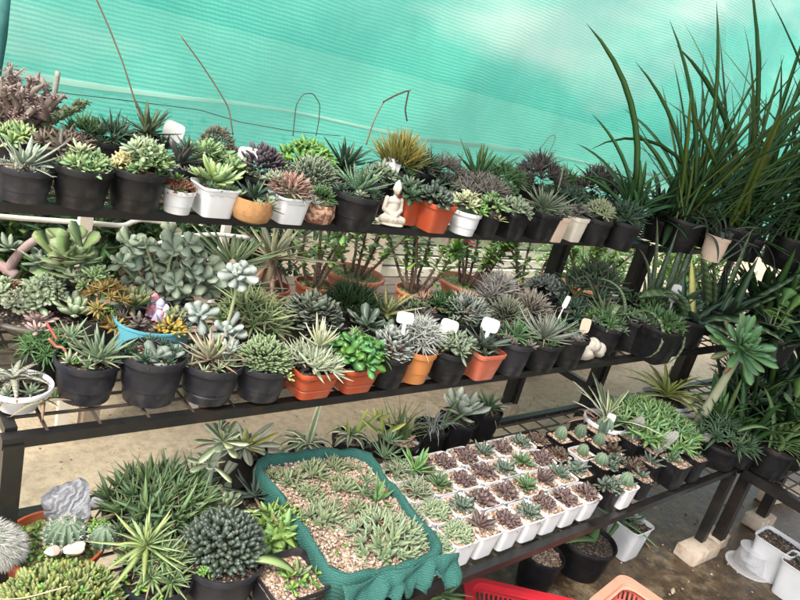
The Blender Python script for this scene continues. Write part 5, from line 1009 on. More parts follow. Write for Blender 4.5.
# netted bed
reseed('bed')
ZB = BOTZ+.115
cor = [at_z(*q, ZB) for q in ((255, 464), (362, 451), (441, 553), (338, 585))]     # back-left, back-right, front-right, front-left
cen = sum(cor)/4; br_ = empty('netted_planter', (cen[0], cen[1], BOTZ+.0015)); tagp(br_, 'rectangular planter wrapped in teal shade cloth full of pink gravel and haworthias', 'planter', None)
def bedloop(scale, z, wob=0, seed=1):
    P = []
    for k in range(4):
        a, b2, c2 = cor[k-1], cor[k], cor[(k+1) % 4]; r = .17
        for t in np.linspace(0, 1, 6): q0 = b2+(a-b2)*r; q1 = b2+(c2-b2)*r; P.append((1-t)**2*q0+2*t*(1-t)*b2+t*t*q1)
        for t in np.linspace(.0, 1, 12)[1:-1]: P.append((b2+(c2-b2)*r)*(1-t)+(c2+(b2-c2)*r)*t)
    P = np.array(P)-cen; P[:, 2] = z; P[:, :2] *= scale
    r2 = np.random.default_rng(seed); th = np.arange(len(P))/len(P)*6.283
    w_ = sum(math.cos(k)*np.sin(th*k*2+r2.random()*6)/k for k in range(1, 7)); d = P[:, :2]/np.linalg.norm(P[:, :2], axis=1)[:, None]
    P[:, :2] += d*(w_*wob)[:, None]; P[:, 2] += wob*.5*np.sin(th*9+seed); return P
hh = ZB-BOTZ
rings = [(.80, .0, 0), (.9, .02, .004), (1.03, .05, .01), (1.06, hh*.72, .012), (1.09, hh*.9, .011), (1.075, hh*1.06, .01), (1.02, hh*1.14, .009), (.965, hh*1.05, .007), (.95, hh*.8, .003)]
loops = [bedloop(a, z, wv_, 3) for a, z, wv_ in rings]
g = Geo(); nL = len(loops[0]); V = np.concatenate(loops); i = np.arange(len(loops)-1)[:, None]*nL; j = np.arange(nL)[None]
V += rng.normal(0, .0022, V.shape); g.add(V, np.stack([i+j, i+(j+1) % nL, i+nL+(j+1) % nL, i+nL+j], -1).reshape(-1, 4))
mt, nt, b, out = new_mat('teal_cloth'); n = N(nt)
w1 = n.node('ShaderNodeTexWave', {'Vector': n.co, 'Scale': 70., 'Distortion': 2.5, 'Detail': 2.}, bands_direction='DIAGONAL').outputs['Fac']; w2 = n.node('ShaderNodeTexWave', {'Vector': n.co, 'Scale': 90., 'Distortion': 2.}, bands_direction='Z').outputs['Fac']
ww = n.math('MULTIPLY', w1, w2); nt.links.new(n.mix(n.mrange(ww, 0, .6), (.012, .075, .062), (.035, .165, .14)), b.inputs['Base Color']); b.inputs['Roughness'].default_value = .8; nt.links.new(n.bump(n.math('ADD', ww, n.noise(40, 4)), .7, .004), b.inputs['Normal']); MAT['teal'] = mt
cl_ = g.build('cloth_wrap', mt, br_)
# loose folds of cloth hanging over the front edge
g = Geo(); fl_, fr_ = cor[3]-cen, cor[2]-cen
nx, nz = 44, 16; u = np.linspace(-.03, 1.08, nx)[None]; v = np.linspace(0, 1, nz)[:, None]
base = fl_+(fr_-fl_)*u[..., None]; dep = .04+.05*np.exp(-((u-.95)/.1)**2)+.055*np.exp(-((u-.1)/.25)**2)+.022*np.sin(u*11+1)+.012*np.sin(u*37)
fold = (.012*np.sin(u*17+v*3+2*np.sin(u*9))+.008*np.sin(u*41+v*5))*v+.006*np.sin(v*9+u*13)
X = base.repeat(nz, 0); outw = np.array([.1, -1, 0]); X = X+outw*(.022+.028*np.sin(v*1.5)+fold)[..., None]; X[..., 2] = hh*1.13-dep*(v+.0)
i = np.arange(nz-1)[:, None]*nx; j = np.arange(nx-1)[None]; g.add(X.reshape(-1, 3), np.stack([i+j, i+j+1, i+nx+j+1, i+nx+j], -1).reshape(-1, 4)); dr = g.build('cloth_fold', mt, cl_)
sm = dr.modifiers.new('thick', 'SOLIDIFY'); sm.thickness = .003
# gravel surface with stones
g = Geo(); L0 = bedloop(.97, 0, 0); L0[:, 2] = 0; lay = [L0*k+[0, 0, hh*.9] for k in (1, .8, .6, .4, .2, .02)]; V = np.concatenate(lay); V[:, 2] += rng.normal(0, .003, len(V)); k6 = 6
i = np.arange(k6-1)[:, None]*nL; j = np.arange(nL)[None]; g.add(V, np.stack([i+j, i+(j+1) % nL, i+nL+(j+1) % nL, i+nL+j], -1).reshape(-1, 4)); g.build('gravel_bed', gravelmat('pink_gravel', [(0, (.14, .09, .065)), (.3, (.29, .2, .145)), (.6, (.4, .3, .225)), (1, (.6, .52, .43))], 130), br_)
def inbed():
    a, b2 = rng.random(), rng.random(); return (cor[0]*(1-a)+cor[1]*a)*(1-b2)+(cor[3]*(1-a)+cor[2]*a)*b2-cen
def fb(): q = inbed()*.97; q[2] = hh*.9+rng.uniform(-.001, .007); return q
g = Geo(); pebbles(g, 2600, fb, .0048); tagp(g.build('loose_gravel', MAT['pinkpebble'], br_), kind='stuff')
def bedplant(px, py, rp, k, mat, n=16, spread=.6, up_=4):
    p = at_z(px, py, ZB-.01)-cen; s = mpp(p+cen); p[2] = hh*.9; g = Geo(); clump(g, p, rp*spread*s*1.05, up_*s, k, rp*s*.6, n=n, W=.46, T=.18, shape='lance', el=(85, 15), curl=.35); g.build('haworthia', LM[mat], br_)
for px, py, rp, k in ((290, 481, 20, 5), (312, 474, 20, 6), (332, 468, 17, 5), (343, 489, 20, 6), (312, 497, 19, 5), (322, 516, 26, 9), (355, 510, 17, 4), (272, 478, 15, 4), (300, 520, 12, 2), (352, 470, 13, 3), (300, 496, 10, 2), (337, 503, 9, 1), (368, 508, 10, 2), (340, 526, 11, 2), (328, 483, 9, 1)): bedplant(px, py, rp, k, 'bed_haw')
p = at_z(391, 546, ZB); bedplant(387, 541, 25, 26, 'bed_haw2', spread=1.42, up_=16, n=15)
for px, py in ((349, 548), (357, 558), (340, 556), (362, 530)): bedplant(px, py, 9, 1, 'fresh_green', n=6)
# taller aloes growing from the bed's back corner
p = at_z(374, 497, ZB)-cen; s = mpp(p+cen); g = Geo()
for t in np.linspace(0, 1, 6): rosette(g, p+[-.004-.02*t, .02*t, hh*-.0+t*70*s-.03], (24-8*t)*s, n=9, W=.26, T=.09, shape='tri', el=(60, 25), chan=.4, curl=.3)
g.build('tall_aloe', LM['mid_green3'], br_)
g = Geo(); p2 = p+IMR*4*s; rosette(g, [p2[0], p2[1], hh*.9], 28*s, n=12, W=.26, T=.09, shape='tri', el=(85, 25), chan=.4); g.build('green_offset', LM['star_bright'], br_)
B('upright green aloe with a yellow leaf behind the netted bed', 383, 462, 34, 28, mat='black', plants=[ros('mid_green3', 24, n=18, W=.16, shape='tri', el=(88, 20), dy=8, chan=.3), ros('mid_green3', 20, n=12, W=.2, shape='tri', el=(88, 20), dy=26, chan=.3), ros('yellow_strap', 22, n=4, W=.35, shape='oval', dx=-6, dy=24, dz=14, el=(50, 20))])
# ------------------------------------------------------------------ seedling pots: a grid of small square pots
PX, PY, SX0, SY0, SZ = .0945, .0955, 1.222, .938, .082
proto = []
def seed_proto(k):
    reseed('seed%d' % k); R = .0465; r = empty('seedling_pot', (0, 0, 0)); tagp(r, 'x', 'seedling pot', 'small square seedling pots on the bottom shelf')
    col = 'black' if k in (8, 9, 10) else 'white'
    zi = make_pot(r, 'tall', col, R, SZ, 0, 'gravel', .0065)
    g = Geo()
    def fn(): return np.array([rng.uniform(-.86, .86)*R*.9, rng.uniform(-.86, .86)*R*.9, zi+.003])
    pebbles(g, 60, fn, .0042); tagp(g.build('gravel', MAT['pebble'], r), kind='stuff')
    c = np.array([rng.uniform(-.006, .006), rng.uniform(-.006, .006), zi]); g = Geo()
    if k in (0, 1, 2): clump(g, c, .024, .01, 6, .033, n=14, W=.62, T=.22, shape='oval', el=(75, 12)); g.build('leaf_rosette', LM['purple_seedling'], r)
    elif k in (3, 4): rosette(g, c+[0, 0, .006], .05, n=16, W=.58, T=.2, shape='tri', el=(75, 12), curl=.3); rosette(g, c+[.012, -.01, .002], .022, n=9, W=.44, T=.16, shape='tri'); g.build('leaf_rosette', LM['purple_seedling' if k == 3 else 'green_seedling'], r)
    elif k in (5, 8): clump(g, c, .02, .008, 4, .035, n=13, W=.6, T=.2, shape='oval', el=(78, 10)); g.build('leaf_rosette', LM['green_seedling'], r)
    elif k == 6: rosette(g, c+[0, 0, .006], .048, n=24, W=.34, T=.14, shape='oval', el=(82, 10)); g.build('leaf_rosette', LM['star_seed'], r)
    elif k == 7: clump(g, c, .036, .018, 14, .023, n=16, W=.5, T=.2, shape='oval', el=(80, 5)); g.build('leaf_clump', LM['pale_cluster'], r)
    elif k == 9: clump(g, c, .024, .008, 9, .026, n=12, W=.55, T=.3, shape='oval'); g.build('leaf_rosette', LM['brown_seed'], r)
    elif k == 10: rosette(g, c, .026, n=12, W=.4, T=.2, shape='oval', el=(80, 20)); g.build('leaf_rosette', LM['green_seedling'], r)
    elif k == 11: clump(g, c, .034, .022, 9, .036, n=20, W=.24, T=.12, shape='lance', el=(85, 15)); g.build('leaf_clump', LM['haw_cluster'], r)
    return r
KIND = ['dark purple low rosettes', 'brownish purple clustered rosettes', 'deep purple plump rosettes', 'a pointed purple grey rosette', 'a pointed grey green rosette', 'three grey green rosettes', 'a bright green starry rosette', 'a pale green cushion of tiny rosettes', 'dark green rosettes', 'tiny brown rosettes', 'a single small dark rosette', 'spiky pale green rosettes']
ORD = ['first', 'second', 'third', 'fourth', 'fifth', 'sixth', 'seventh', 'eighth', 'ninth', 'tenth', 'eleventh', 'twelfth']
ROWN = ['front', 'second', 'third', 'fourth', 'rearmost']
GRID = [  # kinds by row from the front, columns left to right; None = nothing there
 [7, 7, 3, 1, 5, 1, 2, 0],
 [11, 7, 5, 2, 0, 6, 3, 4, 8],
 [11, 11, 6, 1, 0, 5, 6, 2, 9],
 [7, 11, 0, 1, 2, 4, 1, 5, 9],
]
used = {}
def copy_tree(o, parent=None):
    c = o.copy(); COL.objects.link(c); c.parent = parent
    for ch in list(o.children): copy_tree(ch, c)
    return c
P0 = [seed_proto(k) for k in range(12)]
r_ = np.random.default_rng(5)
for ri, row in enumerate(GRID):
    cnt = 0
    for ci, k in enumerate(row):
        if k is None: continue
        x = SX0+ci*PX+(.004*ri); y = SY0+ri*PY
        if k not in used: o = P0[k]; used[k] = 1
        else: o = copy_tree(P0[k])
        o.location = (x+r_.normal(0, .0012), y+r_.normal(0, .0012), BOTZ+.0015); o.rotation_euler = (0, 0, [0, math.pi/2, math.pi, -math.pi/2][r_.integers(4)]+r_.normal(0, .015))
        col = 'black' if k in (8, 9, 10) else 'white'
        cnt += 1; o['label'] = '%s seedling pot, %s, %s from left in %s row' % (col, KIND[k], ORD[cnt-1], ROWN[ri])
GS = 'small square seedling pots on the bottom shelf'
def S(label, x, y, col, plants, w=40, hp=34, **kw): return potted(label, x, y, w, hp, BOTZ, kind='tall', mat=col, soil='gravel', fill=.008, peb=45, name='seedling_pot', cat='seedling pot', group=GS, plants=plants, **kw)
C_ = lambda r, h, dx=0, dy=-1, **k: cactus('cactus_green', r, h, 7, dx=dx, dy=dy, nsp=3, spl=1.3, rows=6, **k)
S('white square pot with a rounded bluish green cactus at the right end of the block', 625, 483, 'white', [C_(7, 14), ros('green_seedling', 9, n=8, W=.5, dx=3, shape='oval')], 28, 24)
S('black square pot of gravel with tiny sprouts right of the white cactus pot', 642, 476, 'black', [ros('green_seedling', 12, n=9, W=.45, shape='oval')], 27, 22)
S('black pot of rust brown rosettes behind the white cactus pot', 634, 466, 'black', [clu('brown_seed', 8, 3, 6, 8, n=10, W=.5, T=.2, shape='oval')], 27, 22)
S('square black pot with pointed dark rosette before the leaning grey cactus', 651, 461, 'black', [ros('green_seedling', 14, n=12, W=.45, shape='tri')], 27, 22)
S('black pot with a green fluted cactus and dark offsets behind the block', 602, 463, 'black', [C_(6.5, 13, -2), clu('green_seedling', 7, 2, 3, 8, dx=7, n=10, W=.5, shape='oval')], 27, 22)
S('black pot of small dark leaves right of the green fluted cactus', 618, 461, 'black', [clu('green_seedling', 7, 2, 4, 8, n=10, W=.5, shape='oval')], 26, 22)
S('black pot with a curled brown rosette in front of the two grey cacti', 613, 450, 'black', [ros('brown_seed', 12, n=16, W=.45, shape='oval')], 26, 22)
S('black pot of mixed dark leaves at the end of the second row', 610, 486, 'black', [clu('green_seedling', 9, 4, 5, 10, n=11, W=.5, shape='oval')], 26, 22)
S('larger square black pot with a small rosette left of the rack corner', 676, 460, 'black', [ros('dark_spike', 12, n=10, W=.34, T=.14, dx=-4, shape='oval')], 34, 27)
S('black pot with one small leaf cluster at the corner of the bottom shelf', 695, 455, 'black', [ros('mid_green', 9, n=8, W=.5, dx=0, shape='oval')], 28, 26)
S('pot of the leftmost round ribbed cactus behind the seedling block', 560, 437, 'black', [C_(6, 14)], 27, 22)
S('pot of the second round ribbed cactus behind the seedling block', 579, 435, 'black', [C_(6, 14)], 27, 22)
S('black bowl with a pale green cactus and pebbles under a white tag', 605, 431, 'black', [C_(9, 17, -2), ros('brown_seed', 9, n=9, W=.4, dx=10, shape='oval')], 44, 22, tag=[(1, 17, 9, 9, 6, WT)])
S('single bright green ribbed cactus on gravel in front of the tagged bowl', 598, 443, 'black', [C_(6, 13)], 26, 22)
S('green ribbed cactus in a gravel pot among brown seedlings', 582, 453, 'white', [C_(6, 12)], 27, 22)
S('two upright grey columnar cacti sharing a black pot', 634, 438, 'black', [cactus('cactus_grey', 5.5, 26, 9, dx=-3, dy=-1, nsp=4, spl=1.8, rows=9, lean=(.1, 0)), cactus('cactus_grey', 5, 20, 9, dx=6, dy=-1, nsp=4, spl=1.8, rows=9, dz=4)], 32, 24)
S('leaning speckled grey cactus in front of the green groundcover', 654, 449, 'black', [cactus('cactus_grey', 6, 26, 9, dx=2, dy=-1, nsp=4, spl=1.8, rows=9, lean=(.5, 0))], 30, 24)
for k in range(12):
    if k not in used:
        for o in [P0[k]]+list(P0[k].children_recursive): bpy.data.objects.remove(o)
# right part of the bottom shelf
B('wide black tray of bright green spiky groundcover right of the cacti', 650, 432, 80, 22, kind='round', mat='black', plants=[clu('spiky_bright', 42, 20, 40, 13, n=12, W=.34, T=.08, shape='lance', el=(85, 5), dy=6)])
B('black bowl of dense dark green pointed leaves above the paired legs', 720, 440, 52, 24, kind='round', mat='black', plants=[clu('dark_spike', 27, 20, 15, 15, n=18, W=.22, T=.1, shape='lance', el=(85, 5), dy=2)])
B('tree houseleek with thick pale stem and one big glossy green rosette', 700, 424, 40, 30, kind='round', mat='white', soil='gravel', plants=[stem('trunk_pale', [(-2, 0, 0), (2, 34, 0), (8, 78, 0)], 5.8, 3.2, name='stem'), ros('rosette_tree', 30, n=46, W=.3, T=.05, shape='spat', el=(85, -10), dx=8, dy=88, curl=.2, axis=(-.45, -.5, .75)), ros('rosette_tree', 17, n=12, W=.36, T=.06, shape='spat', el=(85, 55), dx=7, dy=88, axis=(-.45, -.5, .75))])
B('yellow striped strap plant on the floor side behind the pale trunk', 665, 398, 46, 30, kind='round', mat='white', plants=[ros('yellow_strap', 46, n=22, W=.14, T=.03, shape='strap', el=(80, 15), curl=-.7, dy=6)], name='potted_plant')
B('green and white striped strap plant behind the cacti', 606, 420, 44, 26, kind='round', mat='white', plants=[ros('cream_stripe', 52, n=14, W=.12, T=.03, shape='strap', el=(80, 25), curl=-.5, dy=4), ros('dry_pink', 36, n=7, W=.09, el=(30, -10), curl=-.9, shape='strap', dx=-10)], name='potted_plant')
# ------------------------------------------------------------------ dense long leaved plants on the right
GR = 'long leaved plants on the right hand rack'
def Rr(label, x, y, w, hp, Z, plants, mat='black', kind='round', **kw): return potted(label, x, y, w, hp, Z, kind=kind, mat=mat, plants=plants, group=GR, name='potted_plant', **kw)
def gb(mat, n, L, el, W, curl=(-.7, .1), seed=1, sp=6, name='blade_clump', azr=(0, 360), **k): return blades(mat, rblades(n, sp, el, L, curl, azr, seed), W, name=name, **k)
Rr('grass pot with one long arching blade reaching left over the net', 632, 214, 31, 27, TOPZ, [blades('grass_dark', [(-4, 0, 141, 70, 64, -1.6, .9), (0, 0, 146, 60, 95, -.9, -.8), (-6, 0, 150, 45, 66, -.8, .9), (2, 0, 135, 72, 110, -.8, .9)], 5), gb('grass_dark', 26, (30, 75), (62, 16), 5, seed=11), blades('grass_dark', [(-4, 0, 141, 88, 190, -1.05, 1.0)], 6, name='arching_blade')])
Rr('tall dense green grass clump rising against the net', 686, 218, 43, 30, TOPZ, [gb('grass_dark', 60, (60, 185), (60, 16), 3.4, (-.8, .1), 12, 8, azr=(-110, 100)), gb('grass_yellow', 14, (60, 140), (64, 14), 4.5, (-.4, .1), 13, 8), blades('grass_dark', [(8, 0, 141, 84, 160, -2.3, .9), (0, 0, 145, 74, 165, -.8, .9), (0, 0, 136, 68, 130, -.9, -.9), (4, 0, 141, 80, 190, -.6, .8), (-4, 0, 150, 60, 110, -.7, .9), (6, 0, 141, 86, 200, -.4, .8), (0, 0, -38, 74, 190, -.5, .9), (3, 0, -40, 62, 170, -.7, -.9), (0, 0, -34, 50, 140, -.6, .9)], 4.6, name='long_blade')])
Rr('tallest fanning grass clump at the upper right of the net', 738, 222, 46, 32, TOPZ, [gb('grass_dark', 72, (90, 270), (60, 15), 3.6, (-.7, .1), 14, 10, azr=(-110, 80)), gb('grass_yellow', 14, (60, 190), (60, 15), 5, (-.5, .1), 15, 8), blades('grass_dark', [(0, 0, -38, 62, 270, -.25, .9), (0, 0, -42, 68, 290, -.2, -.9), (0, 0, -30, 54, 250, -.4, .9), (4, 0, -38, 72, 280, -.3, .8), (0, 0, 141, 84, 230, -.5, .9), (0, 0, 141, 76, 190, -.9, .9), (-3, 0, 146, 66, 150, -.9, -.9), (0, 0, -38, 40, 180, -.5, .9), (2, 0, -38, 78, 250, -.2, -.8)], 5, name='long_blade')])
Rr('dark grass clump at the right picture edge on the top shelf', 796, 230, 46, 32, TOPZ, [gb('grass_dark', 66, (90, 260), (60, 16), 3.8, (-.8, .1), 16, 10, azr=(-120, 100)), gb('deep_green', 26, (80, 180), (50, 20), 6, (-.9, 0), 17, 10)])
Rr('grass clump behind the others filling the right edge', 854, 236, 46, 32, TOPZ, [gb('grass_dark', 36, (120, 270), (64, 15), 4.6, (-.7, .1), 18, 10), gb('deep_green', 20, (80, 180), (50, 20), 6, (-.9, 0), 19, 10)])
Rr('dark broad leaved clump low among the tall grasses', 711, 222, 43, 24, TOPZ, [gb('deep_green', 50, (40, 100), (40, 18), 9, (-1.2, -.2), 20, 10), gb('grass_dark', 30, (50, 110), (30, 16), 6, (-.8, 0), 21, 8)])
Rr('dark leafy clump left of the heart shaped pale pot', 664, 220, 36, 22, TOPZ, [gb('deep_green', 50, (30, 80), (45, 20), 6, (-1.2, 0), 22, 9), gb('dark_aloe', 20, (24, 60), (40, 20), 7, (-.9, 0), 23, 8)])
Rr('pale peach pot with a dark leaf motif under drooping grey leaves', 719, 236, 25, 25, TOPZ, [gb('dark_soft', 26, (22, 48), (45, 22), 6, (-1.9, -.5), 24, 5)], mat='beige')
Rr('light green spider plant at the right edge of the top shelf', 788, 234, 28, 24, TOPZ, [gb('spider_leaf', 22, (30, 62), (55, 20), 5, (-1.2, -.2), 25, 3)])
Rr('wiry dark stemmed plant between peach pot and spider plant', 751, 236, 31, 24, TOPZ, [gb('dark_soft', 34, (30, 60), (55, 25), 3, (-1.8, -.2), 26, 6, shape='needle')])
# middle level right
Rr('aloe with tall narrow upright pale leaves left of the snake plants', 664, 296, 33, 27, MIDZ, [blades('aloe_upright', [(-8, 0, 150, 84, 95, -.05), (2, 0, 60, 84, 120, -.03), (10, 0, 40, 80, 130, -.1), (14, 0, -30, 64, 105, -.15), (-14, 0, 170, 76, 80, -.3), (6, 0, -40, 58, 90, -.2), (-4, 0, 140, 80, 70, 0), (0, 0, 250, 70, 60, -.3), (-16, 0, 175, 70, 60, -.8), (-10, 0, 200, 76, 74, .1)], 6.5, T=3, shape='lance')])
Rr('snake plant with one broad upright blade before the peach pot', 722, 310, 37, 27, MIDZ, [blades('snake', [(-2, 0, 90, 88, 80, .02), (8, 0, -38, 48, 80, -.05), (-8, 0, 150, 70, 55, -.2), (-16, 0, 160, 66, 60, -.3)], 15, T=3, shape='oval', chan=.3), gb('dark_aloe', 24, (24, 60), (55, 20), 10, (-.7, 0), 27, 8, shape='lance'), blades('snake', [(14, 0, -36, 42, 110, -.1)], 10, T=2, name='leaning_leaf')])
Rr('snake plant with thick banded leaves curving low across the pot', 690, 318, 37, 28, MIDZ, [blades('snake', [(-6, 0, 165, 58, 76, -1.6), (6, 0, -40, 26, 96, -.9), (-4, 0, 172, 66, 60, -1.4), (0, 0, 190, 20, 50, -.6), (4, 0, -60, 10, 60, -.8)], 15, T=4, shape='strap', chan=.4), blades('yellow_blotch2', [(2, 0, 60, 60, 62, -.2)], 8, name='yellow_leaf', T=2), gb('dark_aloe', 16, (20, 44), (45, 20), 9, (-.9, 0), 28, 8)], tag=[(-24, 24, 10, 18, 6, WT)])
Rr('dark strappy plant right of the snake plants on the middle shelf', 770, 314, 40, 28, MIDZ, [gb('grass_dark', 40, (40, 90), (45, 20), 7, (-1.6, -.2), 29, 9), gb('deep_green', 26, (40, 80), (40, 20), 9, (-1.4, -.2), 30, 9)])
Rr('dark drooping plant at the right edge of the middle shelf', 812, 322, 43, 28, MIDZ, [gb('deep_green', 50, (40, 100), (45, 22), 8, (-1.6, -.2), 31, 10), gb('mid_green', 14, (40, 80), (40, 22), 6, (-1.4, -.2), 32, 8)])
Rr('pot of dark trailing leaves with round lighter leaflets at right', 778, 336, 40, 27, MIDZ, [gb('deep_green', 40, (24, 60), (30, 20), 10, (-1.6, -.4), 33, 10), sprigs('round_leaf', 'green_stem', 5, 46, 15, 16, spread=120, per=4, shape='spat', dx=-10, dy=2, base=3, stemr=.9)])
Rr('low dark groundcover behind the striped snake leaves', 648, 310, 36, 22, MIDZ, [clu('mid_green', 20, 10, 12, 10, n=12, W=.34, shape='oval', dy=3), gb('dark_aloe', 20, (14, 36), (55, 20), 5, (-.7, 0), 34, 8)])
# bottom level right
Rr('dark leafy plant right of the pale trunk', 745, 408, 60, 34, BOTZ, [gb('deep_green', 60, (30, 80), (45, 22), 7, (-1.2, 0), 35, 10), gb('grass_dark', 24, (30, 90), (60, 18), 6, (-.8, 0), 36, 8), clu('dark_spike', 24, 24, 10, 16, n=14, W=.18, dy=6)])
Rr('feathery dark plant below the glossy tree rosette', 752, 392, 50, 30, BOTZ, [dom('deep_green', 34, 30, 240, 24, 3, 1, jit=.35, shape='lance', dy=4)])
Rr('spider plant with arching pale green leaves on the corner bench', 776, 446, 42, 30, BOTZ, [gb('spider_green', 26, (30, 70), (52, 22), 7, (-2.2, -.6), 37, 4), blades('spider_green', [(0, 0, 165, 60, 78, -1.6), (0, 0, -30, 40, 60, -.9)], 9, name='long_blade')], tag=[(12, -12, 8, 18, 0, WT)])
Rr('black pot of round bright leaves at the right edge of the corner bench', 796, 432, 46, 34, BOTZ, [sprigs('round_leaf', 'green_stem', 8, 50, 20, 20, spread=70, per=5, shape='spat', dy=2, base=4), gb('deep_green', 20, (24, 60), (45, 20), 8, (-1.2, 0), 38, 8)])
Rr('dark wide plant hanging at the far right beneath the middle shelf', 800, 392, 60, 36, BOTZ, [gb('deep_green', 30, (40, 110), (50, 22), 8, (-1.3, 0), 39, 9), gb('dark_aloe', 16, (40, 80), (30, 18), 8, (-1.4, -.2), 40, 8)])
Rr('shaded black pot of dark blades behind the spider plant', 745, 440, 36, 26, BOTZ, [gb('grass_dark', 20, (26, 70), (60, 18), 6, (-.9, 0), 41, 6)])
Rr('black pot with bright green arching blades next to the dark bowl', 716, 428, 44, 30, BOTZ, [gb('grass_dark', 22, (30, 70), (66, 16), 7, (-1.0, 0), 42, 5), blades('spider_green', [(0, 0, 60, 78, 66, -.2), (4, 0, 20, 70, 60, -.5)], 5, name='long_blade')])
# ------------------------------------------------------------------ floor
def basket(label, p, dx, dy, H, yaw, mat, rimmat, name='plastic_basket'):
    r = empty(name, (p[0], p[1], .001), yaw); tagp(r, label, 'basket'); hx, hy = dx/2, dy/2
    def loop(sc, z, n=16, rc=.045):
        a, b2 = hx*sc, hy*sc; P = []
        for cx, cy, t0 in ((a-rc, b2-rc, 0), (-a+rc, b2-rc, 90), (-a+rc, -b2+rc, 180), (a-rc, -b2+rc, 270)):
            for t in np.linspace(0, 90, 7): q = math.radians(t0+t); P.append([cx+rc*math.cos(q), cy+rc*math.sin(q), z])
        return np.array(P)
    def band(sc0, z0, sc1, z1, th=.003):
        A_, B_, C_, D_ = loop(sc0, z0), loop(sc1, z1), loop(sc1-th/hx, z1), loop(sc0-th/hx, z0); nn = len(A_); V = np.concatenate([A_, B_, C_, D_]); i = np.arange(4)[:, None]*nn; j = np.arange(nn)[None]; q = ((np.arange(4)+1) % 4)[:, None]*nn
        return V, np.stack([i+j, i+(j+1) % nn, q+(j+1) % nn, q+j], -1).reshape(-1, 4)
    g = Geo(); g.add(*band(1.0, H-.02, 1.045, H-.017, .03)); g.add(*band(1.045, H-.018, 1.05, H, .03)); g.build('rim', MAT[rimmat], r, sharp=40)
    g = Geo()
    S0 = lambda z: .82+.18*z/H
    for z0, z1 in ((0, .02), (H*.36, H*.42), (H*.68, H*.74), (H-.035, H-.016)): g.add(*band(S0(z0), z0, S0(z1), z1))
    # upright bars between the slots
    def per(z): return loop(S0(z)-.004, z)
    A_, B_ = per(.01), per(H-.025); nn = len(A_); cum = np.concatenate([[0], np.cumsum(np.linalg.norm(np.roll(B_, -1, 0)-B_, axis=1))]); tot = cum[-1]; nb = int(tot/.0165)
    Ac, Bc = np.vstack([A_, A_[:1]]), np.vstack([B_, B_[:1]]); 
    for q in range(nb):
        d = tot*q/nb; a = np.array([np.interp(d, cum, Ac[:, k]) for k in range(3)]); b2 = np.array([np.interp(d, cum, Bc[:, k]) for k in range(3)]); g.bar(a, b2, .0075, .0028)
    g.build('slotted_wall', MAT[mat], r, smooth=False)
    g = Geo()
    for q in np.linspace(-hx*.78, hx*.78, 18): g.box((q, 0, .004), (.008, dy*.8, .004))
    for q in np.linspace(-hy*.78, hy*.78, 10): g.box((0, q, .009), (dx*.8, .008, .004))
    g.build('base_grid', MAT[mat], r, smooth=False)
BH = .13
c0, c1, c2 = at_z(466, 576, BH), at_z(562, 598, BH), at_z(465, 600, BH)
d = c1-c0; yaw = math.atan2(d[1], d[0]); ux = np.array([math.cos(yaw), math.sin(yaw), 0]); uy = np.array([-ux[1], ux[0], 0])
if uy@(c2-c0) < 0: uy = -uy
pb_ = c0+ux*.2+uy*.14; basket('bright red slotted plastic basket on the floor at the bottom edge', pb_, .4, .28, BH, yaw, 'redbasket', 'redbasket')
c0, c1 = at_z(624, 574, BH), at_z(664, 602, BH); d = c1-c0; yaw = math.atan2(d[1], d[0]); ux = np.array([math.cos(yaw), math.sin(yaw), 0]); uy = np.array([-ux[1], ux[0], 0])
c2 = at_z(590, 594, BH)
if uy@(c2-c0) < 0: uy = -uy
basket('coral pink basket with a paler rim right of the red one', c0+ux*.17+uy*.14, .34, .28, BH, yaw, 'pinkbasket', 'pinkrim')
GF = 'pots standing on the floor'
def Fl(label, x, y, w, hp, kind, mat, plants=(), **kw): return potted(label, x, y, w, hp, 0., kind=kind, mat=mat, plants=plants, group=GF, **kw)
Fl('white square pot with a spreading aloe on the floor under the shelf edge', 632, 521, 42, 36, 'tall', 'white', [ros('mid_green', 30, n=8, W=.2, el=(40, -5), dx=-12, dy=2, shape='tri'), ros('green_seedling', 12, n=8, W=.4, shape='oval')])
Fl('black pot of pebbles on the floor behind the red basket', 544, 553, 44, 40, 'round', 'black', peb=120, soil='gravel')
Fl('black pot with a long green leaf on the floor beside the pebble pot', 588, 538, 60, 36, 'round', 'black', [blades('mid_green', [(10, 2, 165, 14, 60, -.2), (6, 0, 175, 22, 46, -.5), (4, 0, 20, 30, 24, -.6)], 8, T=3, shape='lance')])
Fl('white pot with feathery fern below the netted planter', 428, 598, 42, 30, 'tall', 'white', [ros('bright_dark', 34, n=20, W=.16, el=(75, 10), curl=-.5, dy=6), ros('fern_light', 44, n=10, W=.14, el=(50, 10), curl=-.3, dx=14, dy=10)])
Fl('white square pot of dark soil at the lower right corner', 780, 541, 46, 38, 'tall', 'white', soil='soil', peb=10)
Fl('speckled white square pot cut off by the right picture edge', 806, 566, 46, 38, 'tall', 'white', [ros('dark_aloe', 16, n=8, W=.3)], soil='soil')
reseed('shard'); p = at_z(559, 545, .1); g = Geo(); g.add([[-.03, 0, .06], [.055, -.01, .07], [.012, .004, -.0], [-.03, .002, .06], [.055, -.008, .07], [.012, .006, 0]], [[0, 1, 4, 3], [1, 2, 5, 4], [2, 0, 3, 5]]); g.t.append(np.array([[0, 2, 1], [3, 4, 5]])); tagp(g.build('plastic_shard', MAT['tag'], loc=(p[0], p[1], p[2]), smooth=False), 'white triangular plastic piece stuck in the pebble pot', 'plastic piece')
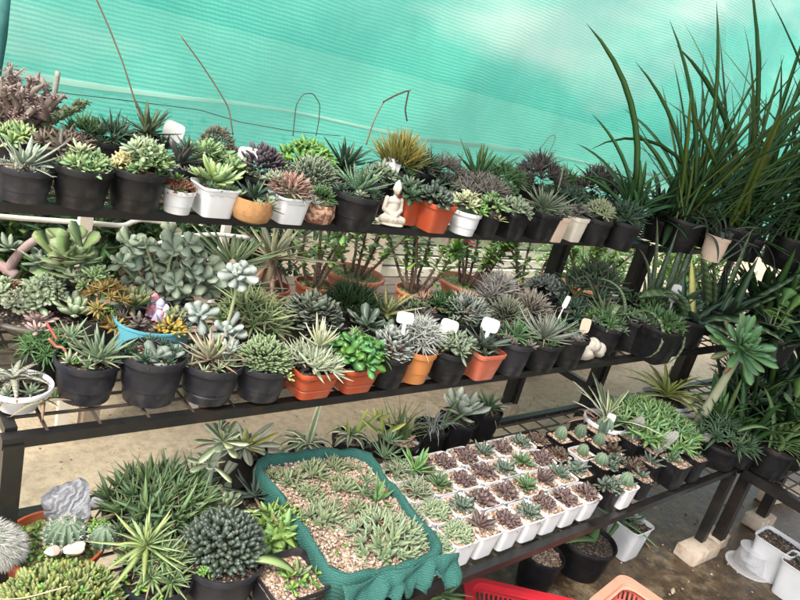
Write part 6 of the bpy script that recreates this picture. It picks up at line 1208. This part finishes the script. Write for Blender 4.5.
# clear plastic cups, one inverted over the other
mt, nt, b, out = new_mat('clear_plastic'); n = N(nt); b.inputs['Base Color'].default_value = (.8, .8, .82, 1); b.inputs['Roughness'].default_value = .25
tp = n.node('ShaderNodeBsdfTransparent', {'Color': (.93, .94, .96, 1)}); lw = n.node('ShaderNodeLayerWeight', {'Blend': .35}).outputs['Facing']
mx = n.node('ShaderNodeMixShader', {0: n.mrange(lw, 0, 1, .22, .75), 1: tp.outputs[0], 2: b.outputs[0]}); nt.links.new(mx.outputs[0], out.inputs[0]); MAT['clear'] = mt
p = at_z(748, 567, .0); r = empty('plastic_cup', (p[0], p[1], .001)); tagp(r, 'upturned clear plastic cup on the floor beside the white pots', 'plastic cup'); s = mpp(p)
Geo().lathe([(21*s, 0), (22*s, .004), (20*s, .007), (17*s, .012), (14*s, .075), (15.5*s, .09), (14.5*s, .093), (0, .094)], 2, 40).build('cup_body', mt, r, sharp=50)
Geo().lathe([(20*s, .0015), (22.6*s, .0015), (23*s, .005), (21*s, .006)], 2, 40).build('rim', MAT['clear'], r)
Geo().lathe([(0, .03), (9*s, .03), (11*s, .034), (12.5*s, .06), (12*s, .062)], 2, 40).build('inner_ring', MAT['clear'], r)
# dead leaves
def litter(label, px, py, L, mat, az):
    p = at_z(px, py, .003); g = Geo(); leaves(g, np.array([[0, 0, 0]]), np.array([az]), np.array([.12]), L, L*.4, .0012, -.3, 'oval'); tagp(g.build('fallen_leaf', LM[mat], loc=p), label, 'leaf', 'dead leaves on the floor')
litter('pale curled leaf on the wet floor beside the pink basket', 672, 594, .05, 'dead_leaf2', .4)
litter('brown leaf on the dirty floor behind the paired rack legs', 738, 512, .05, 'dead_leaf', 2.0)
litter('tan leaf on the floor between the pink basket and paired legs', 650, 548, .04, 'dead_leaf', 1.1)
if __name__ == '__main__':
    lab = {}
    for o in bpy.data.objects:
        if o.parent is None and 'label' in o: lab.setdefault(o['label'], []).append(o.name)
    for k, v in lab.items():
        wn = len(k.split())
        if len(v) > 1 or wn < 4 or wn > 16: print('LABEL', wn, v, k)
